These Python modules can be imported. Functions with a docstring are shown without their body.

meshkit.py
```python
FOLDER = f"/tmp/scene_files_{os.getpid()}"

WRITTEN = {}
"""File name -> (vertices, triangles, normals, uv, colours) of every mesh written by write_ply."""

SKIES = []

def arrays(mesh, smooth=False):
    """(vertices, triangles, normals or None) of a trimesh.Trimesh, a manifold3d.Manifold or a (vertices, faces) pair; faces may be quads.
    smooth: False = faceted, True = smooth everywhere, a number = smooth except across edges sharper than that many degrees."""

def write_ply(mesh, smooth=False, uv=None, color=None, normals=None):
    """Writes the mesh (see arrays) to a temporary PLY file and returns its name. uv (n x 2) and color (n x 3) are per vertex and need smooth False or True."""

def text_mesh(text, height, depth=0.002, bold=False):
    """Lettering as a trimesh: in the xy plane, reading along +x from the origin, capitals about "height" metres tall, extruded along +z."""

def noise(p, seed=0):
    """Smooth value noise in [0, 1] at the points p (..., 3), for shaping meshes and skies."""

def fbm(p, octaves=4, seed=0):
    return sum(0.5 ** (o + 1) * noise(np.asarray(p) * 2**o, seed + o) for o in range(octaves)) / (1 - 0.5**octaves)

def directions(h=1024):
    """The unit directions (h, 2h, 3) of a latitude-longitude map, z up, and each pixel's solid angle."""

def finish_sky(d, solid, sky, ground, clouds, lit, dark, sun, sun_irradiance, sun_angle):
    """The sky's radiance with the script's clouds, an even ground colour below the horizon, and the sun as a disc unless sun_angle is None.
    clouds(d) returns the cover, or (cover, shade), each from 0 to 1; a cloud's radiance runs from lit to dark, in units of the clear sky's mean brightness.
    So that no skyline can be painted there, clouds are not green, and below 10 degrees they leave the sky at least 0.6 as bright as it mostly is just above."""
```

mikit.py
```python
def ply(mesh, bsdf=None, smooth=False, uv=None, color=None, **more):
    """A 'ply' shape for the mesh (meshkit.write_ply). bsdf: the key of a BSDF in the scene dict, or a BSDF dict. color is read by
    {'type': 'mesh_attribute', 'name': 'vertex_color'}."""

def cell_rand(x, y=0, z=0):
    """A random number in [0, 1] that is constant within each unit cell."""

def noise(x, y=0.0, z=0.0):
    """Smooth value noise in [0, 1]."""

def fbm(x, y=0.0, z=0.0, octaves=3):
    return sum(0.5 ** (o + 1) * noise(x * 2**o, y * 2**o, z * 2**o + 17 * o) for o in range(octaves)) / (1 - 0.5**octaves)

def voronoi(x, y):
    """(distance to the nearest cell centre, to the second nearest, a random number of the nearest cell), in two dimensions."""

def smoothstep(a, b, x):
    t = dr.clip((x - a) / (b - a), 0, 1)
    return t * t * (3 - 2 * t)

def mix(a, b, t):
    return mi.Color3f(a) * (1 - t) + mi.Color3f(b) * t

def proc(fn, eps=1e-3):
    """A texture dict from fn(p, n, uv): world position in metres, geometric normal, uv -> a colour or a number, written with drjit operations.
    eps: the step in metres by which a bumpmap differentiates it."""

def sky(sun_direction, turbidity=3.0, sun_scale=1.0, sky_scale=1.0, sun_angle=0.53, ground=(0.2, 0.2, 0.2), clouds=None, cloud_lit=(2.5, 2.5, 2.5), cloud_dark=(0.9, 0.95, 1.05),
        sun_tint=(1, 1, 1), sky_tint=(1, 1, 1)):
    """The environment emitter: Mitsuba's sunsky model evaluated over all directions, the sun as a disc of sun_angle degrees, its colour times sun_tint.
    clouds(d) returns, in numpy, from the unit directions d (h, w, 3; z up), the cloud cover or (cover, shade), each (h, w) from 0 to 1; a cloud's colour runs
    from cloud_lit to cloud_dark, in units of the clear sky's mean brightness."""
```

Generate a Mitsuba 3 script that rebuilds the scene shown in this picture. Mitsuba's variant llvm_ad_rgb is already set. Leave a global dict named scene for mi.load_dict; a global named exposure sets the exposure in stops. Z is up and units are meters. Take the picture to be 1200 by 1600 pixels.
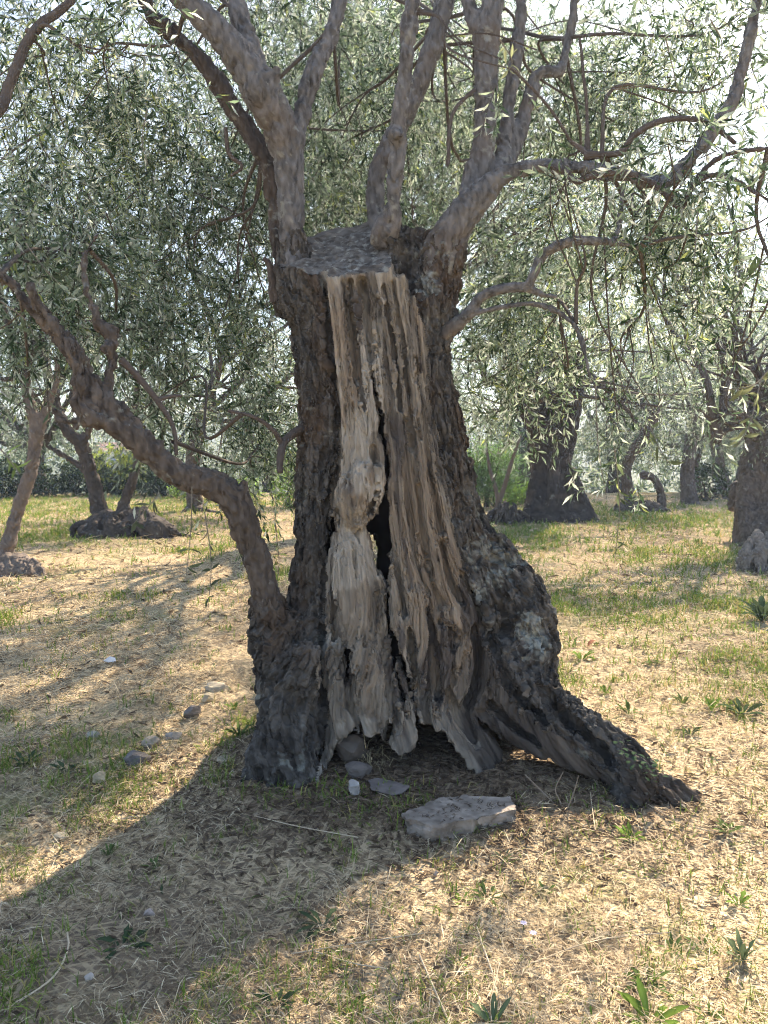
import math, numpy as np, trimesh, mitsuba as mi, drjit as dr, mikit, meshkit, shapely
from scipy import ndimage, spatial
from meshkit import fbm, noise

T = mi.ScalarTransform4f
scene, labels = {}, {}

# ---------------------------------------------------------------- camera, sky, exposure
EYE, F, PITCH = 1.5, 1209.0, math.atan(100 / 1209.0)
FWD, UPV = np.array([0, math.cos(PITCH), -math.sin(PITCH)]), np.array([0, math.sin(PITCH), math.cos(PITCH)])
scene['camera'] = {'type': 'perspective', 'fov_axis': 'x', 'fov': math.degrees(2 * math.atan(600 / F)), 'near_clip': 0.05, 'far_clip': 3000.0,
                   'to_world': T().look_at(origin=[0, 0, EYE], target=[0, float(FWD[1]), EYE + float(FWD[2])], up=[0, 0, 1])}
SUN_AZ, SUN_EL = math.radians(28), math.radians(41)
SUN = np.array([math.sin(SUN_AZ) * math.cos(SUN_EL), math.cos(SUN_AZ) * math.cos(SUN_EL), math.sin(SUN_EL)])


def sky_clouds(d):
    c = fbm(d * np.array([3.0, 3.0, 6.0]) + 5, 4, 11)
    return np.clip((c - 0.42) * 3.0, 0, 1) * 0.4


scene['sky'] = mikit.sky(SUN.tolist(), turbidity=4, clouds=sky_clouds, cloud_lit=(2.2, 2.2, 2.25), cloud_dark=(1.2, 1.25, 1.3), sun_tint=(0.99, 1.0, 1.05), sky_scale=0.72)
exposure = 3.45


def at(px, py, Y):
    """The world point that stands Y metres in front of the camera where the photograph (1200 x 1600) shows (px, py)."""
    d = np.array([(px - 600) / F, 0, 0]) + UPV * ((800 - py) / F) + FWD
    return np.array([0, 0, EYE]) + d * (Y / d[1])


def ground_at(px, py):
    d = np.array([(px - 600) / F, 0, 0]) + UPV * ((800 - py) / F) + FWD
    return np.array([0, 0, EYE]) + d * (-EYE / d[2])


# ---------------------------------------------------------------- materials
def vcol_bsdf(rough=0.9, spec=0.2, bump=None, **more):
    b = {'type': 'principled', 'base_color': {'type': 'mesh_attribute', 'name': 'vertex_color'}, 'roughness': rough, 'specular': spec, **more}
    if bump:
        b = {'type': 'bumpmap', 'arbitrary': bump, 'scale': 1.0, 'bsdf': b}
    return {'type': 'twosided', 'bsdf': b}


def bark_bump(p, n, uv):
    return 0.020 * mikit.fbm(p.x * 62, p.y * 62, p.z * 24, 3)


def wood_bump(p, n, uv):
    return 0.018 * mikit.fbm(p.x * 75, p.y * 75, p.z * 5, 3)


scene['bark_material'] = vcol_bsdf(0.95, 0.06, mikit.proc(bark_bump, 1.5e-3))
scene['wood_material'] = vcol_bsdf(0.9, 0.1, mikit.proc(wood_bump, 1.5e-3))
scene['plain_material'] = vcol_bsdf(0.9, 0.2)
scene['leaf_material'] = {'type': 'principledthin', 'base_color': {'type': 'mesh_attribute', 'name': 'vertex_color'}, 'roughness': 0.4, 'diff_trans': 1.3, 'eta': 1.45}
scene['grass_material'] = {'type': 'principledthin', 'base_color': {'type': 'mesh_attribute', 'name': 'vertex_color'}, 'roughness': 0.6, 'diff_trans': 0.5, 'eta': 1.3}


# ---------------------------------------------------------------- mesh tools
def put(key, v, f, color, bsdf, normals=None, smooth=True, label=None, category=None, group=None, kind=None):
    v, f = np.asarray(v, float), np.asarray(f, int)
    color = np.broadcast_to(np.asarray(color, float), (len(v), 3))
    if normals is None and smooth:
        normals = vnormals(v, f)
    path = meshkit.write_ply((v, f), False, None, np.clip(color, 0, 1), normals=normals)
    scene[key] = {'type': 'ply', 'filename': path, 'face_normals': normals is None, 'bsdf': {'type': 'ref', 'id': bsdf}}
    say(key, label, category, group, kind)
    return key


def say(key, label=None, category=None, group=None, kind=None):
    d = {k: x for k, x in dict(label=label, category=category, group=group, kind=kind).items() if x}
    if d:
        labels[key] = d


def numbered(key):
    k, n = key, 0
    taken = lambda q: q in scene or q in labels or any(s.startswith(q + '__') for s in scene)
    while taken(k):
        n += 1
        k = f'{key}_{n:03d}'
    return k


def vnormals(v, f):
    n = np.zeros_like(v)
    c = np.cross(v[f[:, 1]] - v[f[:, 0]], v[f[:, 2]] - v[f[:, 0]])
    for k in range(3):
        for a in range(3):
            n[:, a] += np.bincount(f[:, k], c[:, a], len(v))
    return n / np.maximum(np.linalg.norm(n, axis=1, keepdims=True), 1e-12)


def smin(a, b, k):
    h = np.clip(0.5 + 0.5 * (b - a) / k, 0, 1)
    return b + (a - b) * h - k * h * (1 - h)


def smax(a, b, k):
    return -smin(-a, -b, k)


def chain_d(p, pts, rad, far=0.16):
    """Distance to a tapered polyline; points far from it get the distance far."""
    r = float(np.max(rad)) + far
    m = ((p > (pts.min(0) - r).astype(np.float32)) & (p < (pts.max(0) + r).astype(np.float32))).all(1)
    out = np.full(len(p), far, np.float32)
    if not m.any():
        return out
    p = p[m]
    best = np.full(len(p), far, np.float32)
    for a, b, ra, rb in zip(pts[:-1], pts[1:], rad[:-1], rad[1:]):
        ab = (b - a).astype(np.float32)
        x, y, z = (p[:, k] - np.float32(a[k]) for k in range(3))
        t = np.clip((x * ab[0] + y * ab[1] + z * ab[2]) / np.float32(max(float(ab @ ab), 1e-9)), 0, 1)
        x -= t * ab[0]
        y -= t * ab[1]
        z -= t * ab[2]
        np.minimum(best, np.sqrt(x * x + y * y + z * z) - (np.float32(ra) + t * np.float32(rb - ra)), out=best)
    out[m] = best
    return out


def spline(pts, n):
    """Catmull-Rom through the rows of pts (any width)."""
    pts = np.asarray(pts, float)
    if len(pts) < 3:
        t = np.linspace(0, 1, n + 1)[:, None]
        return pts[0] * (1 - t) + pts[-1] * t
    q = np.vstack([2 * pts[0] - pts[1], pts, 2 * pts[-1] - pts[-2]])
    out = []
    for i in range(1, len(q) - 2):
        t = np.linspace(0, 1, n, endpoint=False)[:, None]
        a, b, c, d = q[i - 1:i + 3]
        out.append(0.5 * (2 * b + (c - a) * t + (2 * a - 5 * b + 4 * c - d) * t**2 + (3 * b - a - 3 * c + d) * t**3))
    return np.vstack(out + [pts[-1:]])


def trace(rows, n=3):
    """rows of (px, py, Y, radius in px) -> (points, radii in metres), smoothed."""
    p = np.array([[*at(r[0], r[1], r[2]), r[3] / F * r[2]] for r in rows])
    s = spline(p, n) if n > 1 else p
    return s[:, :3], np.maximum(s[:, 3], 0.0012)


def sdf_mesh(f, lo, hi, h, keep=True):
    """Surface nets of f < 0, evaluated only in blocks near the surface."""
    B = 4
    lo, hi = np.asarray(lo, float), np.asarray(hi, float)
    nb = np.ceil((hi - lo) / (B * h)).astype(int)
    g = [(np.arange(n) + 0.5) * B * h + o for n, o in zip(nb, lo)]
    c = np.stack(np.meshgrid(*g, indexing='ij'), -1).reshape(-1, 3).astype(np.float32)
    dc = np.concatenate([f(x) for x in np.array_split(c, max(1, len(c) // 400000))])
    near = np.abs(dc) < B * h * 1.6
    off = np.stack(np.meshgrid(*[np.arange(B)] * 3, indexing='ij'), -1).reshape(-1, 3)
    base = c[near] - (B * h / 2)
    pts = (base[:, None, :] + (off * h).astype(np.float32)[None]).reshape(-1, 3)
    df = np.concatenate([f(x) for x in np.array_split(pts, max(1, len(pts) // 400000))]).reshape(-1, B**3)
    vol = np.repeat(np.where(dc > 0, 1.0, -1.0).astype(np.float32)[:, None], B**3, 1)
    vol[near] = df
    vol = vol.reshape(*nb, B, B, B).transpose(0, 3, 1, 4, 2, 5).reshape(*(nb * B))
    s = vol < 0
    mn = [slice(None, -1), slice(1, None)]
    cnt = sum(s[mn[a], mn[b], mn[e]].astype(np.int8) for a in (0, 1) for b in (0, 1) for e in (0, 1))
    act = (cnt > 0) & (cnt < 8)
    cells = np.argwhere(act)
    idx = np.full(act.shape, -1, np.int32)
    idx[act] = np.arange(len(cells))
    pos, num = np.zeros((len(cells), 3)), np.zeros(len(cells))
    for ax in range(3):
        o1, o2 = [k for k in range(3) if k != ax]
        for u in (0, 1):
            for w in (0, 1):
                a = np.zeros(3, int)
                a[o1], a[o2] = u, w
                b = a.copy()
                b[ax] = 1
                va = vol[tuple((cells + a).T)]
                vb = vol[tuple((cells + b).T)]
                x = (va < 0) != (vb < 0)
                t = np.where(x, va / np.where(x, va - vb, 1), 0)
                pos += x[:, None] * (a + t[:, None] * (b - a))
                num += x
    v = lo + (cells + pos / num[:, None]) * h
    faces = []
    for ax in range(3):
        o1, o2 = (ax + 1) % 3, (ax + 2) % 3
        a = s[tuple(slice(None, -1) if k == ax else slice(1, -1) for k in range(3))]
        b = s[tuple(slice(1, None) if k == ax else slice(1, -1) for k in range(3))]
        e = np.argwhere(a != b)
        flip = a[tuple(e.T)]
        e = e + np.array([0 if k == ax else 1 for k in range(3)])
        d1, d2 = np.eye(3, dtype=int)[o1], np.eye(3, dtype=int)[o2]
        q = np.stack([idx[tuple((e - m).T)] for m in (d1 + d2, d2, 0 * d1, d1)], 1)
        q = np.where(flip[:, None], q, q[:, ::-1])
        faces.append(q)
    q = np.vstack(faces)
    q = q[(q >= 0).all(1)]
    fcs = np.vstack([q[:, [0, 1, 2]], q[:, [0, 2, 3]]])
    if keep:
        from scipy.sparse import coo_matrix
        from scipy.sparse.csgraph import connected_components
        e = np.vstack([fcs[:, :2], fcs[:, 1:]])
        _, lab = connected_components(coo_matrix((np.ones(len(e)), (e[:, 0], e[:, 1])), (len(v), len(v))), False)
        big = np.flatnonzero(np.bincount(lab) > 0.01 * len(v))
        ok = np.isin(lab, big)
        fcs = fcs[ok[fcs[:, 0]]]
        v, fcs = compact(v, fcs)
    return v, fcs


def compact(v, f, *extra):
    used, inv = np.unique(f, return_inverse=True)
    return (v[used], inv.reshape(f.shape), *[x[used] for x in extra])


def hash01(i, k):
    with np.errstate(over='ignore'):
        h = (i[..., 0] * 374761393 + i[..., 1] * 668265263 + i[..., 2] * 2147483647 + k * 144665) & 0xFFFFFFFF
        h = ((h ^ (h >> 13)) * 1274126177) & 0xFFFFFFFF
    return ((h ^ (h >> 16)) & 0xFFFFFF) / 16777215.0


def worley(p):
    """(nearest, second nearest, random of the cell) in three dimensions."""
    i = np.floor(p).astype(np.int64)
    f1, f2, w = np.full(len(p), 9.0), np.full(len(p), 9.0), np.zeros(len(p))
    for o in np.ndindex(3, 3, 3):
        j = i + (np.array(o) - 1)
        c = j + np.stack([hash01(j, 1), hash01(j, 2), hash01(j, 3)], -1)
        d = np.sqrt(((p - c)**2).sum(-1))
        f2 = np.where(d < f1, f1, np.minimum(f2, d))
        w = np.where(d < f1, hash01(j, 4), w)
        f1 = np.minimum(f1, d)
    return f1, f2, w


def sstep(a, b, x):
    t = np.clip((x - a) / (b - a), 0, 1)
    return t * t * (3 - 2 * t)


def lerp(a, b, t):
    return np.asarray(a) * (1 - t[..., None]) + np.asarray(b) * t[..., None]


def ridged(p, seed=0):
    return 1 - np.abs(2 * noise(p, seed) - 1)


def tube(pts, rad, sides=6, cap=True):
    p = np.asarray(pts, float)
    rad = np.broadcast_to(rad, (len(p),))
    t = np.gradient(p, axis=0)
    t /= np.linalg.norm(t, axis=1, keepdims=True) + 1e-12
    a = np.zeros_like(p)
    a[0] = np.cross(t[0], [0, 0, 1.0] if abs(t[0][2]) < 0.9 else [1.0, 0, 0])
    a[0] /= np.linalg.norm(a[0])
    for i in range(1, len(p)):
        x = a[i - 1] - t[i] * (a[i - 1] @ t[i])
        a[i] = x / (np.linalg.norm(x) + 1e-12)
    b = np.cross(t, a)
    ang = np.arange(sides) * 2 * np.pi / sides
    v = p[:, None] + rad[:, None, None] * (np.cos(ang)[None, :, None] * a[:, None] + np.sin(ang)[None, :, None] * b[:, None])
    n = len(p)
    i, j = np.meshgrid(np.arange(n - 1), np.arange(sides), indexing='ij')
    q = np.stack([i * sides + j, i * sides + (j + 1) % sides, (i + 1) * sides + (j + 1) % sides, (i + 1) * sides + j], -1).reshape(-1, 4)
    f = np.vstack([q[:, [0, 1, 2]], q[:, [0, 2, 3]]])
    v = v.reshape(-1, 3)
    if cap:
        v = np.vstack([v, p[-1] + t[-1] * rad[-1] * 0.5])
        k = np.arange(sides)
        f = np.vstack([f, np.stack([(n - 1) * sides + k, (n - 1) * sides + (k + 1) % sides, 0 * k + n * sides], 1)])
    return v, f


def join(parts):
    vs, fs, cs, o = [], [], [], 0
    for part in parts:
        vs.append(part[0])
        fs.append(part[1] + o)
        if len(part) > 2:
            cs.append(np.broadcast_to(part[2], (len(part[0]), 3)))
        o += len(part[0])
    return (np.vstack(vs), np.vstack(fs), np.vstack(cs)) if cs else (np.vstack(vs), np.vstack(fs))


# ---------------------------------------------------------------- the old olive tree: trunk
CY = 3.95


def edge(rows, Y=CY):
    q = np.array([at(x, y, Y) for x, y in rows])
    o = np.argsort(q[:, 2])
    return q[o, 2], q[o, 0]


EL = edge([(440, 330), (438, 400), (437, 440), (452, 490), (464, 560), (468, 640), (467, 720), (464, 800), (461, 880), (452, 940), (430, 985), (408, 1020), (402, 1060), (408, 1110), (408, 1150), (402, 1200), (400, 1300)])
ER = edge([(706, 330), (704, 400), (698, 440), (696, 480), (700, 540), (708, 600), (718, 660), (735, 730), (750, 800), (768, 850), (785, 890), (800, 920), (806, 960), (805, 1010), (803, 1060), (822, 1100), (850, 1140), (885, 1180), (915, 1220), (925, 1300)])
BZ = ([-0.3, 0, 0.3, 0.8, 1.5, 2.2, 2.7], [0.66, 0.64, 0.54, 0.47, 0.42, 0.39, 0.36])


def hull(z):
    l, r = np.interp(z, *EL), np.interp(z, *ER)
    return (l + r) / 2, (r - l) / 2, np.interp(z, *BZ)


def on_front(px, py, off=0.0):
    """The point of the trunk's front that shows at (px, py), moved off metres towards its axis."""
    Y = 3.5
    for _ in range(6):
        q = at(px, py, Y)
        cx, a, b = hull(q[2])
        Y = CY - b * math.sqrt(max(0.05, 1 - ((q[0] - cx) / a)**2))
        if py > 1040 and px > 760:  # the front of the big root
            Y = min(Y, np.interp(px, [760, 800, 860, 950, 1090], [3.55, 3.47, 3.40, 3.29, 3.18]))
    return at(px, py, Y + off)


def rope(rows, off=0.0, n=3, lift=0.02, grow=1.0):
    """rows of (px, py, radius in px) that run on the trunk's front."""
    p = np.array([[*on_front(x, y, off + r / F * 3.5 * lift), grow * r / F * 3.5] for x, y, r in rows])
    s = spline(p, n)
    return s[:, :3], np.maximum(s[:, 3], 0.003)


def flat(rows):
    return shapely.Polygon([tuple(on_front(x, y)[[0, 2]]) for x, y in rows])


HOLES = [flat([(hx_, hy_ - (14 if k_ < 3 and hy_ < 1235 else 0)) for hx_, hy_ in q]) for k_, q in enumerate((
    [(512, 1250), (514, 1205), (522, 1180), (540, 1166), (552, 1150), (560, 1162), (566, 1150), (576, 1164), (586, 1158), (598, 1172), (602, 1250)],
    [(600, 1255), (600, 1165), (606, 1142), (614, 1142), (618, 1168), (612, 1184), (622, 1192), (640, 1190), (650, 1172), (652, 1145), (664, 1150), (692, 1154), (710, 1176), (728, 1192), (740, 1212), (748, 1255)],
    [(772, 1258), (780, 1212), (792, 1188), (812, 1182), (842, 1192), (872, 1202), (905, 1216), (928, 1226), (945, 1232), (955, 1244), (945, 1275)],
    [(740, 1118), (762, 1128), (782, 1150), (806, 1172), (822, 1184), (806, 1190), (786, 1180), (768, 1156), (748, 1136)],
    [(575, 566), (582, 572), (590, 610), (600, 660), (609, 715), (611, 780), (613, 850), (610, 905), (600, 908), (588, 888), (580, 850), (566, 822), (580, 812), (592, 796), (600, 770), (600, 720), (592, 670), (583, 615)],
    [(601, 900), (609, 900), (612, 980), (622, 1040), (634, 1090), (640, 1125), (632, 1128), (622, 1080), (610, 1030), (602, 970)],
    [(612, 985), (618, 985), (634, 1040), (648, 1080), (656, 1130), (650, 1150), (644, 1100), (630, 1060), (616, 1020)],
    [(522, 806), (513, 812), (506, 850), (509, 885), (514, 870), (521, 845), (526, 828)],
    [(536, 1008), (550, 1010), (549, 1040), (546, 1075), (538, 1078), (534, 1040)],
))]
WOOD = flat([(497, 405), (504, 440), (512, 480), (520, 540), (528, 620), (530, 700), (520, 750), (511, 800), (508, 860), (508, 920), (506, 960), (510, 1000), (500, 1030), (502, 1070), (514, 1100), (508, 1150), (500, 1190), (494, 1250),
             (960, 1260), (945, 1215), (915, 1185), (880, 1150), (838, 1120), (800, 1090), (770, 1050), (752, 990), (742, 940), (728, 905), (716, 860), (706, 810), (694, 740), (680, 660), (670, 580), (662, 500), (640, 440), (606, 400), (600, 380), (500, 380)])

GX, GZ = np.arange(-1.1, 1.5, 0.004), np.arange(-0.2, 2.8, 0.004)
_mx, _mz = np.meshgrid(GX, GZ, indexing='ij')
_mask = np.zeros(_mx.shape, bool)
for _h in HOLES:
    _mask |= shapely.contains_xy(_h, _mx, _mz)
HOLE_D = (ndimage.distance_transform_edt(~_mask) - ndimage.distance_transform_edt(_mask)).astype(np.float32) * 0.004


def hole_d(x, z):
    return ndimage.map_coordinates(HOLE_D, [(x - GX[0]) / 0.004, (z - GZ[0]) / 0.004], order=1, mode='nearest')


ROPES = [  # ribs of dead wood on the front
    [(520, 425, 16), (532, 500, 18), (542, 580, 18), (548, 660, 18), (548, 730, 17), (540, 760, 12)],
    [(552, 430, 13), (560, 500, 13), (566, 570, 12), (572, 640, 14), (574, 710, 16), (575, 760, 18)],
    [(572, 742, 30), (562, 772, 36), (556, 800, 27), (552, 826, 12)], [(525, 760, 14), (545, 770, 20)],
    [(545, 765, 22), (530, 775, 12)],
    [(526, 780, 13), (534, 820, 15), (545, 850, 22), (548, 890, 30), (552, 930, 32), (558, 980, 30), (565, 1020, 28), (575, 1070, 26), (582, 1110, 20), (585, 1150, 8)],
    [(512, 930, 8), (514, 980, 9), (518, 1020, 11), (522, 1060, 13), (530, 1100, 15), (532, 1140, 13), (520, 1180, 9), (505, 1230, 9)],
    [(560, 1040, 8), (552, 1085, 9), (566, 1120, 9), (572, 1155, 7)],
    [(596, 430, 12), (612, 520, 12), (622, 600, 11), (626, 680, 12), (630, 760, 13), (634, 830, 14), (640, 900, 15), (645, 940, 16)],
    [(628, 440, 10), (644, 540, 11), (652, 640, 12), (660, 740, 13), (672, 830, 14), (690, 900, 14), (712, 950, 13)],
    [(590, 560, 5), (604, 640, 6), (612, 720, 6), (616, 800, 6)],
    [(612, 860, 12), (616, 930, 14), (628, 1000, 15), (640, 1050, 13), (650, 1090, 10)],
    [(645, 930, 22), (652, 980, 20), (660, 1040, 18), (668, 1090, 16), (684, 1130, 15), (705, 1160, 16), (726, 1190, 15), (748, 1215, 14), (756, 1232, 12)],
    [(700, 960, 15), (720, 972, 17), (729, 1000, 16), (716, 1025, 12), (722, 1055, 13), (716, 1080, 12), (700, 1110, 12), (716, 1145, 13), (742, 1175, 14), (762, 1200, 12), (766, 1232, 10)],
    [(690, 985, 10), (696, 1020, 10), (692, 1060, 11), (684, 1100, 10)],
    [(625, 1100, 16), (618, 1140, 13), (626, 1175, 12), (634, 1188, 6)],
    [(748, 950, 12), (760, 1010, 13), (776, 1060, 15), (806, 1110, 20), (840, 1145, 22), (880, 1175, 22), (920, 1200, 20), (950, 1215, 16)],
    [(735, 1090, 12), (768, 1112, 14), (800, 1140, 16), (835, 1165, 16), (870, 1190, 14), (905, 1208, 12)],
    [(775, 960, 10), (788, 1020, 12), (808, 1070, 12), (840, 1110, 12), (880, 1138, 12)],
]
BARKS = [  # thick bark-covered swellings, roots and the stubs that the limbs grow from: (px, py, Y, radius in px)
    [(772, 850, 3.82, 20), (798, 900, 3.76, 30), (822, 935, 3.71, 36), (832, 980, 3.66, 36), (832, 1024, 3.62, 30)],
    [(845, 1020, 3.60, 24), (842, 1072, 3.56, 34), (868, 1120, 3.50, 36), (905, 1145, 3.42, 38), (945, 1176, 3.36, 38), (985, 1210, 3.32, 34), (1022, 1234, 3.28, 26), (1058, 1249, 3.24, 16), (1092, 1262, 3.20, 7)],
    [(770, 1040, 3.60, 40), (830, 1100, 3.52, 48), (880, 1145, 3.44, 48), (930, 1180, 3.38, 42), (970, 1205, 3.33, 32)],
    [(800, 1050, 4.0, 40), (870, 1120, 3.9, 40), (950, 1175, 3.75, 34), (1020, 1225, 3.55, 26), (1070, 1250, 3.35, 14)],
    [(985, 1195, 3.30, 22), (985, 1235, 3.24, 20), (1000, 1262, 3.20, 14)],
    [(1020, 1222, 3.28, 16), (1035, 1262, 3.22, 12)],
    [(450, 1000, 3.62, 34), (452, 1060, 3.52, 40), (448, 1120, 3.46, 44), (446, 1180, 3.42, 52), (446, 1250, 3.38, 58)],
    [(425, 1180, 3.42, 30), (398, 1218, 3.38, 24), (372, 1240, 3.36, 13), (352, 1250, 3.35, 6)],
    [(470, 1190, 3.36, 24), (478, 1230, 3.30, 20), (486, 1252, 3.27, 14)],
    [(484, 1020, 3.44, 20), (478, 1055, 3.42, 24), (488, 1065, 3.42, 18)],
    [(418, 980, 3.70, 22), (420, 1030, 3.66, 24), (424, 1080, 3.6, 24)],
    [(430, 1010, 3.64, 30), (424, 978, 3.61, 34), (419, 952, 3.59, 31)],
    [(470, 470, 3.85, 30), (462, 400, 3.85, 26), (460, 378, 3.85, 22)],
    [(442, 480, 4.0, 14), (440, 425, 4.02, 12)],
    [(606, 405, 3.86, 26), (608, 380, 3.83, 22)],
    [(588, 385, 4.15, 20), (587, 360, 4.18, 14)],
    [(668, 470, 3.86, 42), (684, 420, 3.85, 40), (694, 392, 3.84, 33)],
    [(640, 400, 3.95, 40), (600, 400, 4.05, 50)],
    [(1000, 1225, 3.26, 20), (985, 1250, 3.18, 13), (968, 1268, 3.12, 6)], [(1045, 1238, 3.26, 14), (1060, 1262, 3.16, 7), (1070, 1275, 3.12, 3)], [(1060, 1244, 3.28, 12), (1098, 1250, 3.28, 6), (1120, 1256, 3.27, 3)], [(430, 1220, 3.34, 22), (420, 1250, 3.27, 10), (410, 1262, 3.22, 4)], [(470, 1225, 3.3, 18), (462, 1256, 3.24, 9), (455, 1268, 3.2, 4)],
    [(676, 530, 3.86, 18), (705, 512, 3.84, 14)],
]
GROOVES = [
    [(502, 420, 7), (514, 500, 8), (522, 580, 8), (528, 660, 9), (528, 720, 10), (516, 770, 10), (508, 830, 9), (506, 900, 7), (506, 960, 6)],
    [(505, 985, 9), (500, 1030, 8), (506, 1062, 9), (502, 1100, 8)],
    [(548, 440, 5), (556, 520, 6), (562, 580, 5), (570, 640, 4)],
    [(566, 440, 9), (572, 500, 10), (578, 560, 8)],
    [(612, 440, 4), (628, 540, 5), (640, 640, 4), (646, 740, 4)],
    [(655, 760, 5), (664, 840, 6), (676, 900, 6)],
    [(690, 850, 6), (702, 905, 8), (722, 940, 8)],
    [(640, 985, 7), (648, 1050, 8), (660, 1100, 8), (672, 1140, 7)],
    [(676, 1020, 10), (680, 1060, 11), (684, 1090, 9)],
    [(742, 985, 11), (748, 1030, 12), (742, 1075, 12), (728, 1115, 10), (742, 1150, 8)],
    [(766, 985, 8), (784, 1045, 9), (816, 1090, 9), (850, 1122, 9)],
    [(850, 1080, 10), (880, 1118, 12), (920, 1150, 12), (955, 1190, 10)],
    [(770, 1100, 9), (800, 1128, 10), (840, 1158, 8)],
    [(668, 950, 6), (676, 1000, 8), (672, 1060, 9), (664, 1110, 8)], [(700, 1080, 7), (716, 1120, 9), (744, 1160, 8)], [(566, 990, 4), (556, 1050, 7), (548, 1090, 8), (560, 1130, 7), (566, 1150, 5)],
    [(590, 930, 4), (600, 1010, 6), (612, 1080, 7), (620, 1140, 6)], [(650, 560, 4), (664, 660, 5), (672, 740, 5), (690, 830, 6)], [(600, 450, 4), (618, 560, 5), (626, 640, 4)], [(536, 440, 4), (548, 520, 5), (556, 600, 4)],
    [(725, 900, 7), (748, 950, 8), (756, 990, 8)], [(634, 700, 4), (640, 800, 6), (652, 880, 6), (668, 930, 5)], [(606, 830, 5), (622, 900, 5), (634, 960, 6)], [(536, 850, 5), (530, 900, 6), (526, 960, 6), (520, 1000, 5)], [(582, 700, 4), (586, 760, 6), (578, 800, 6)],
]
_ropes = [rope(r) for r in ROPES]
_barks = [trace(r) for r in BARKS]
_grooves = [rope(r, off=-0.012, lift=0.0, grow=1.02) for r in GROOVES]
TOPA, TOPB = on_front(545, 424), at(520, 352, 4.27)
_sl = (TOPB[2] - TOPA[2]) / (TOPB[1] - TOPA[1])


def top_z(x, y):
    return TOPA[2] + (y - TOPA[1]) * _sl + 0.10 * (x - TOPA[0])


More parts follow.
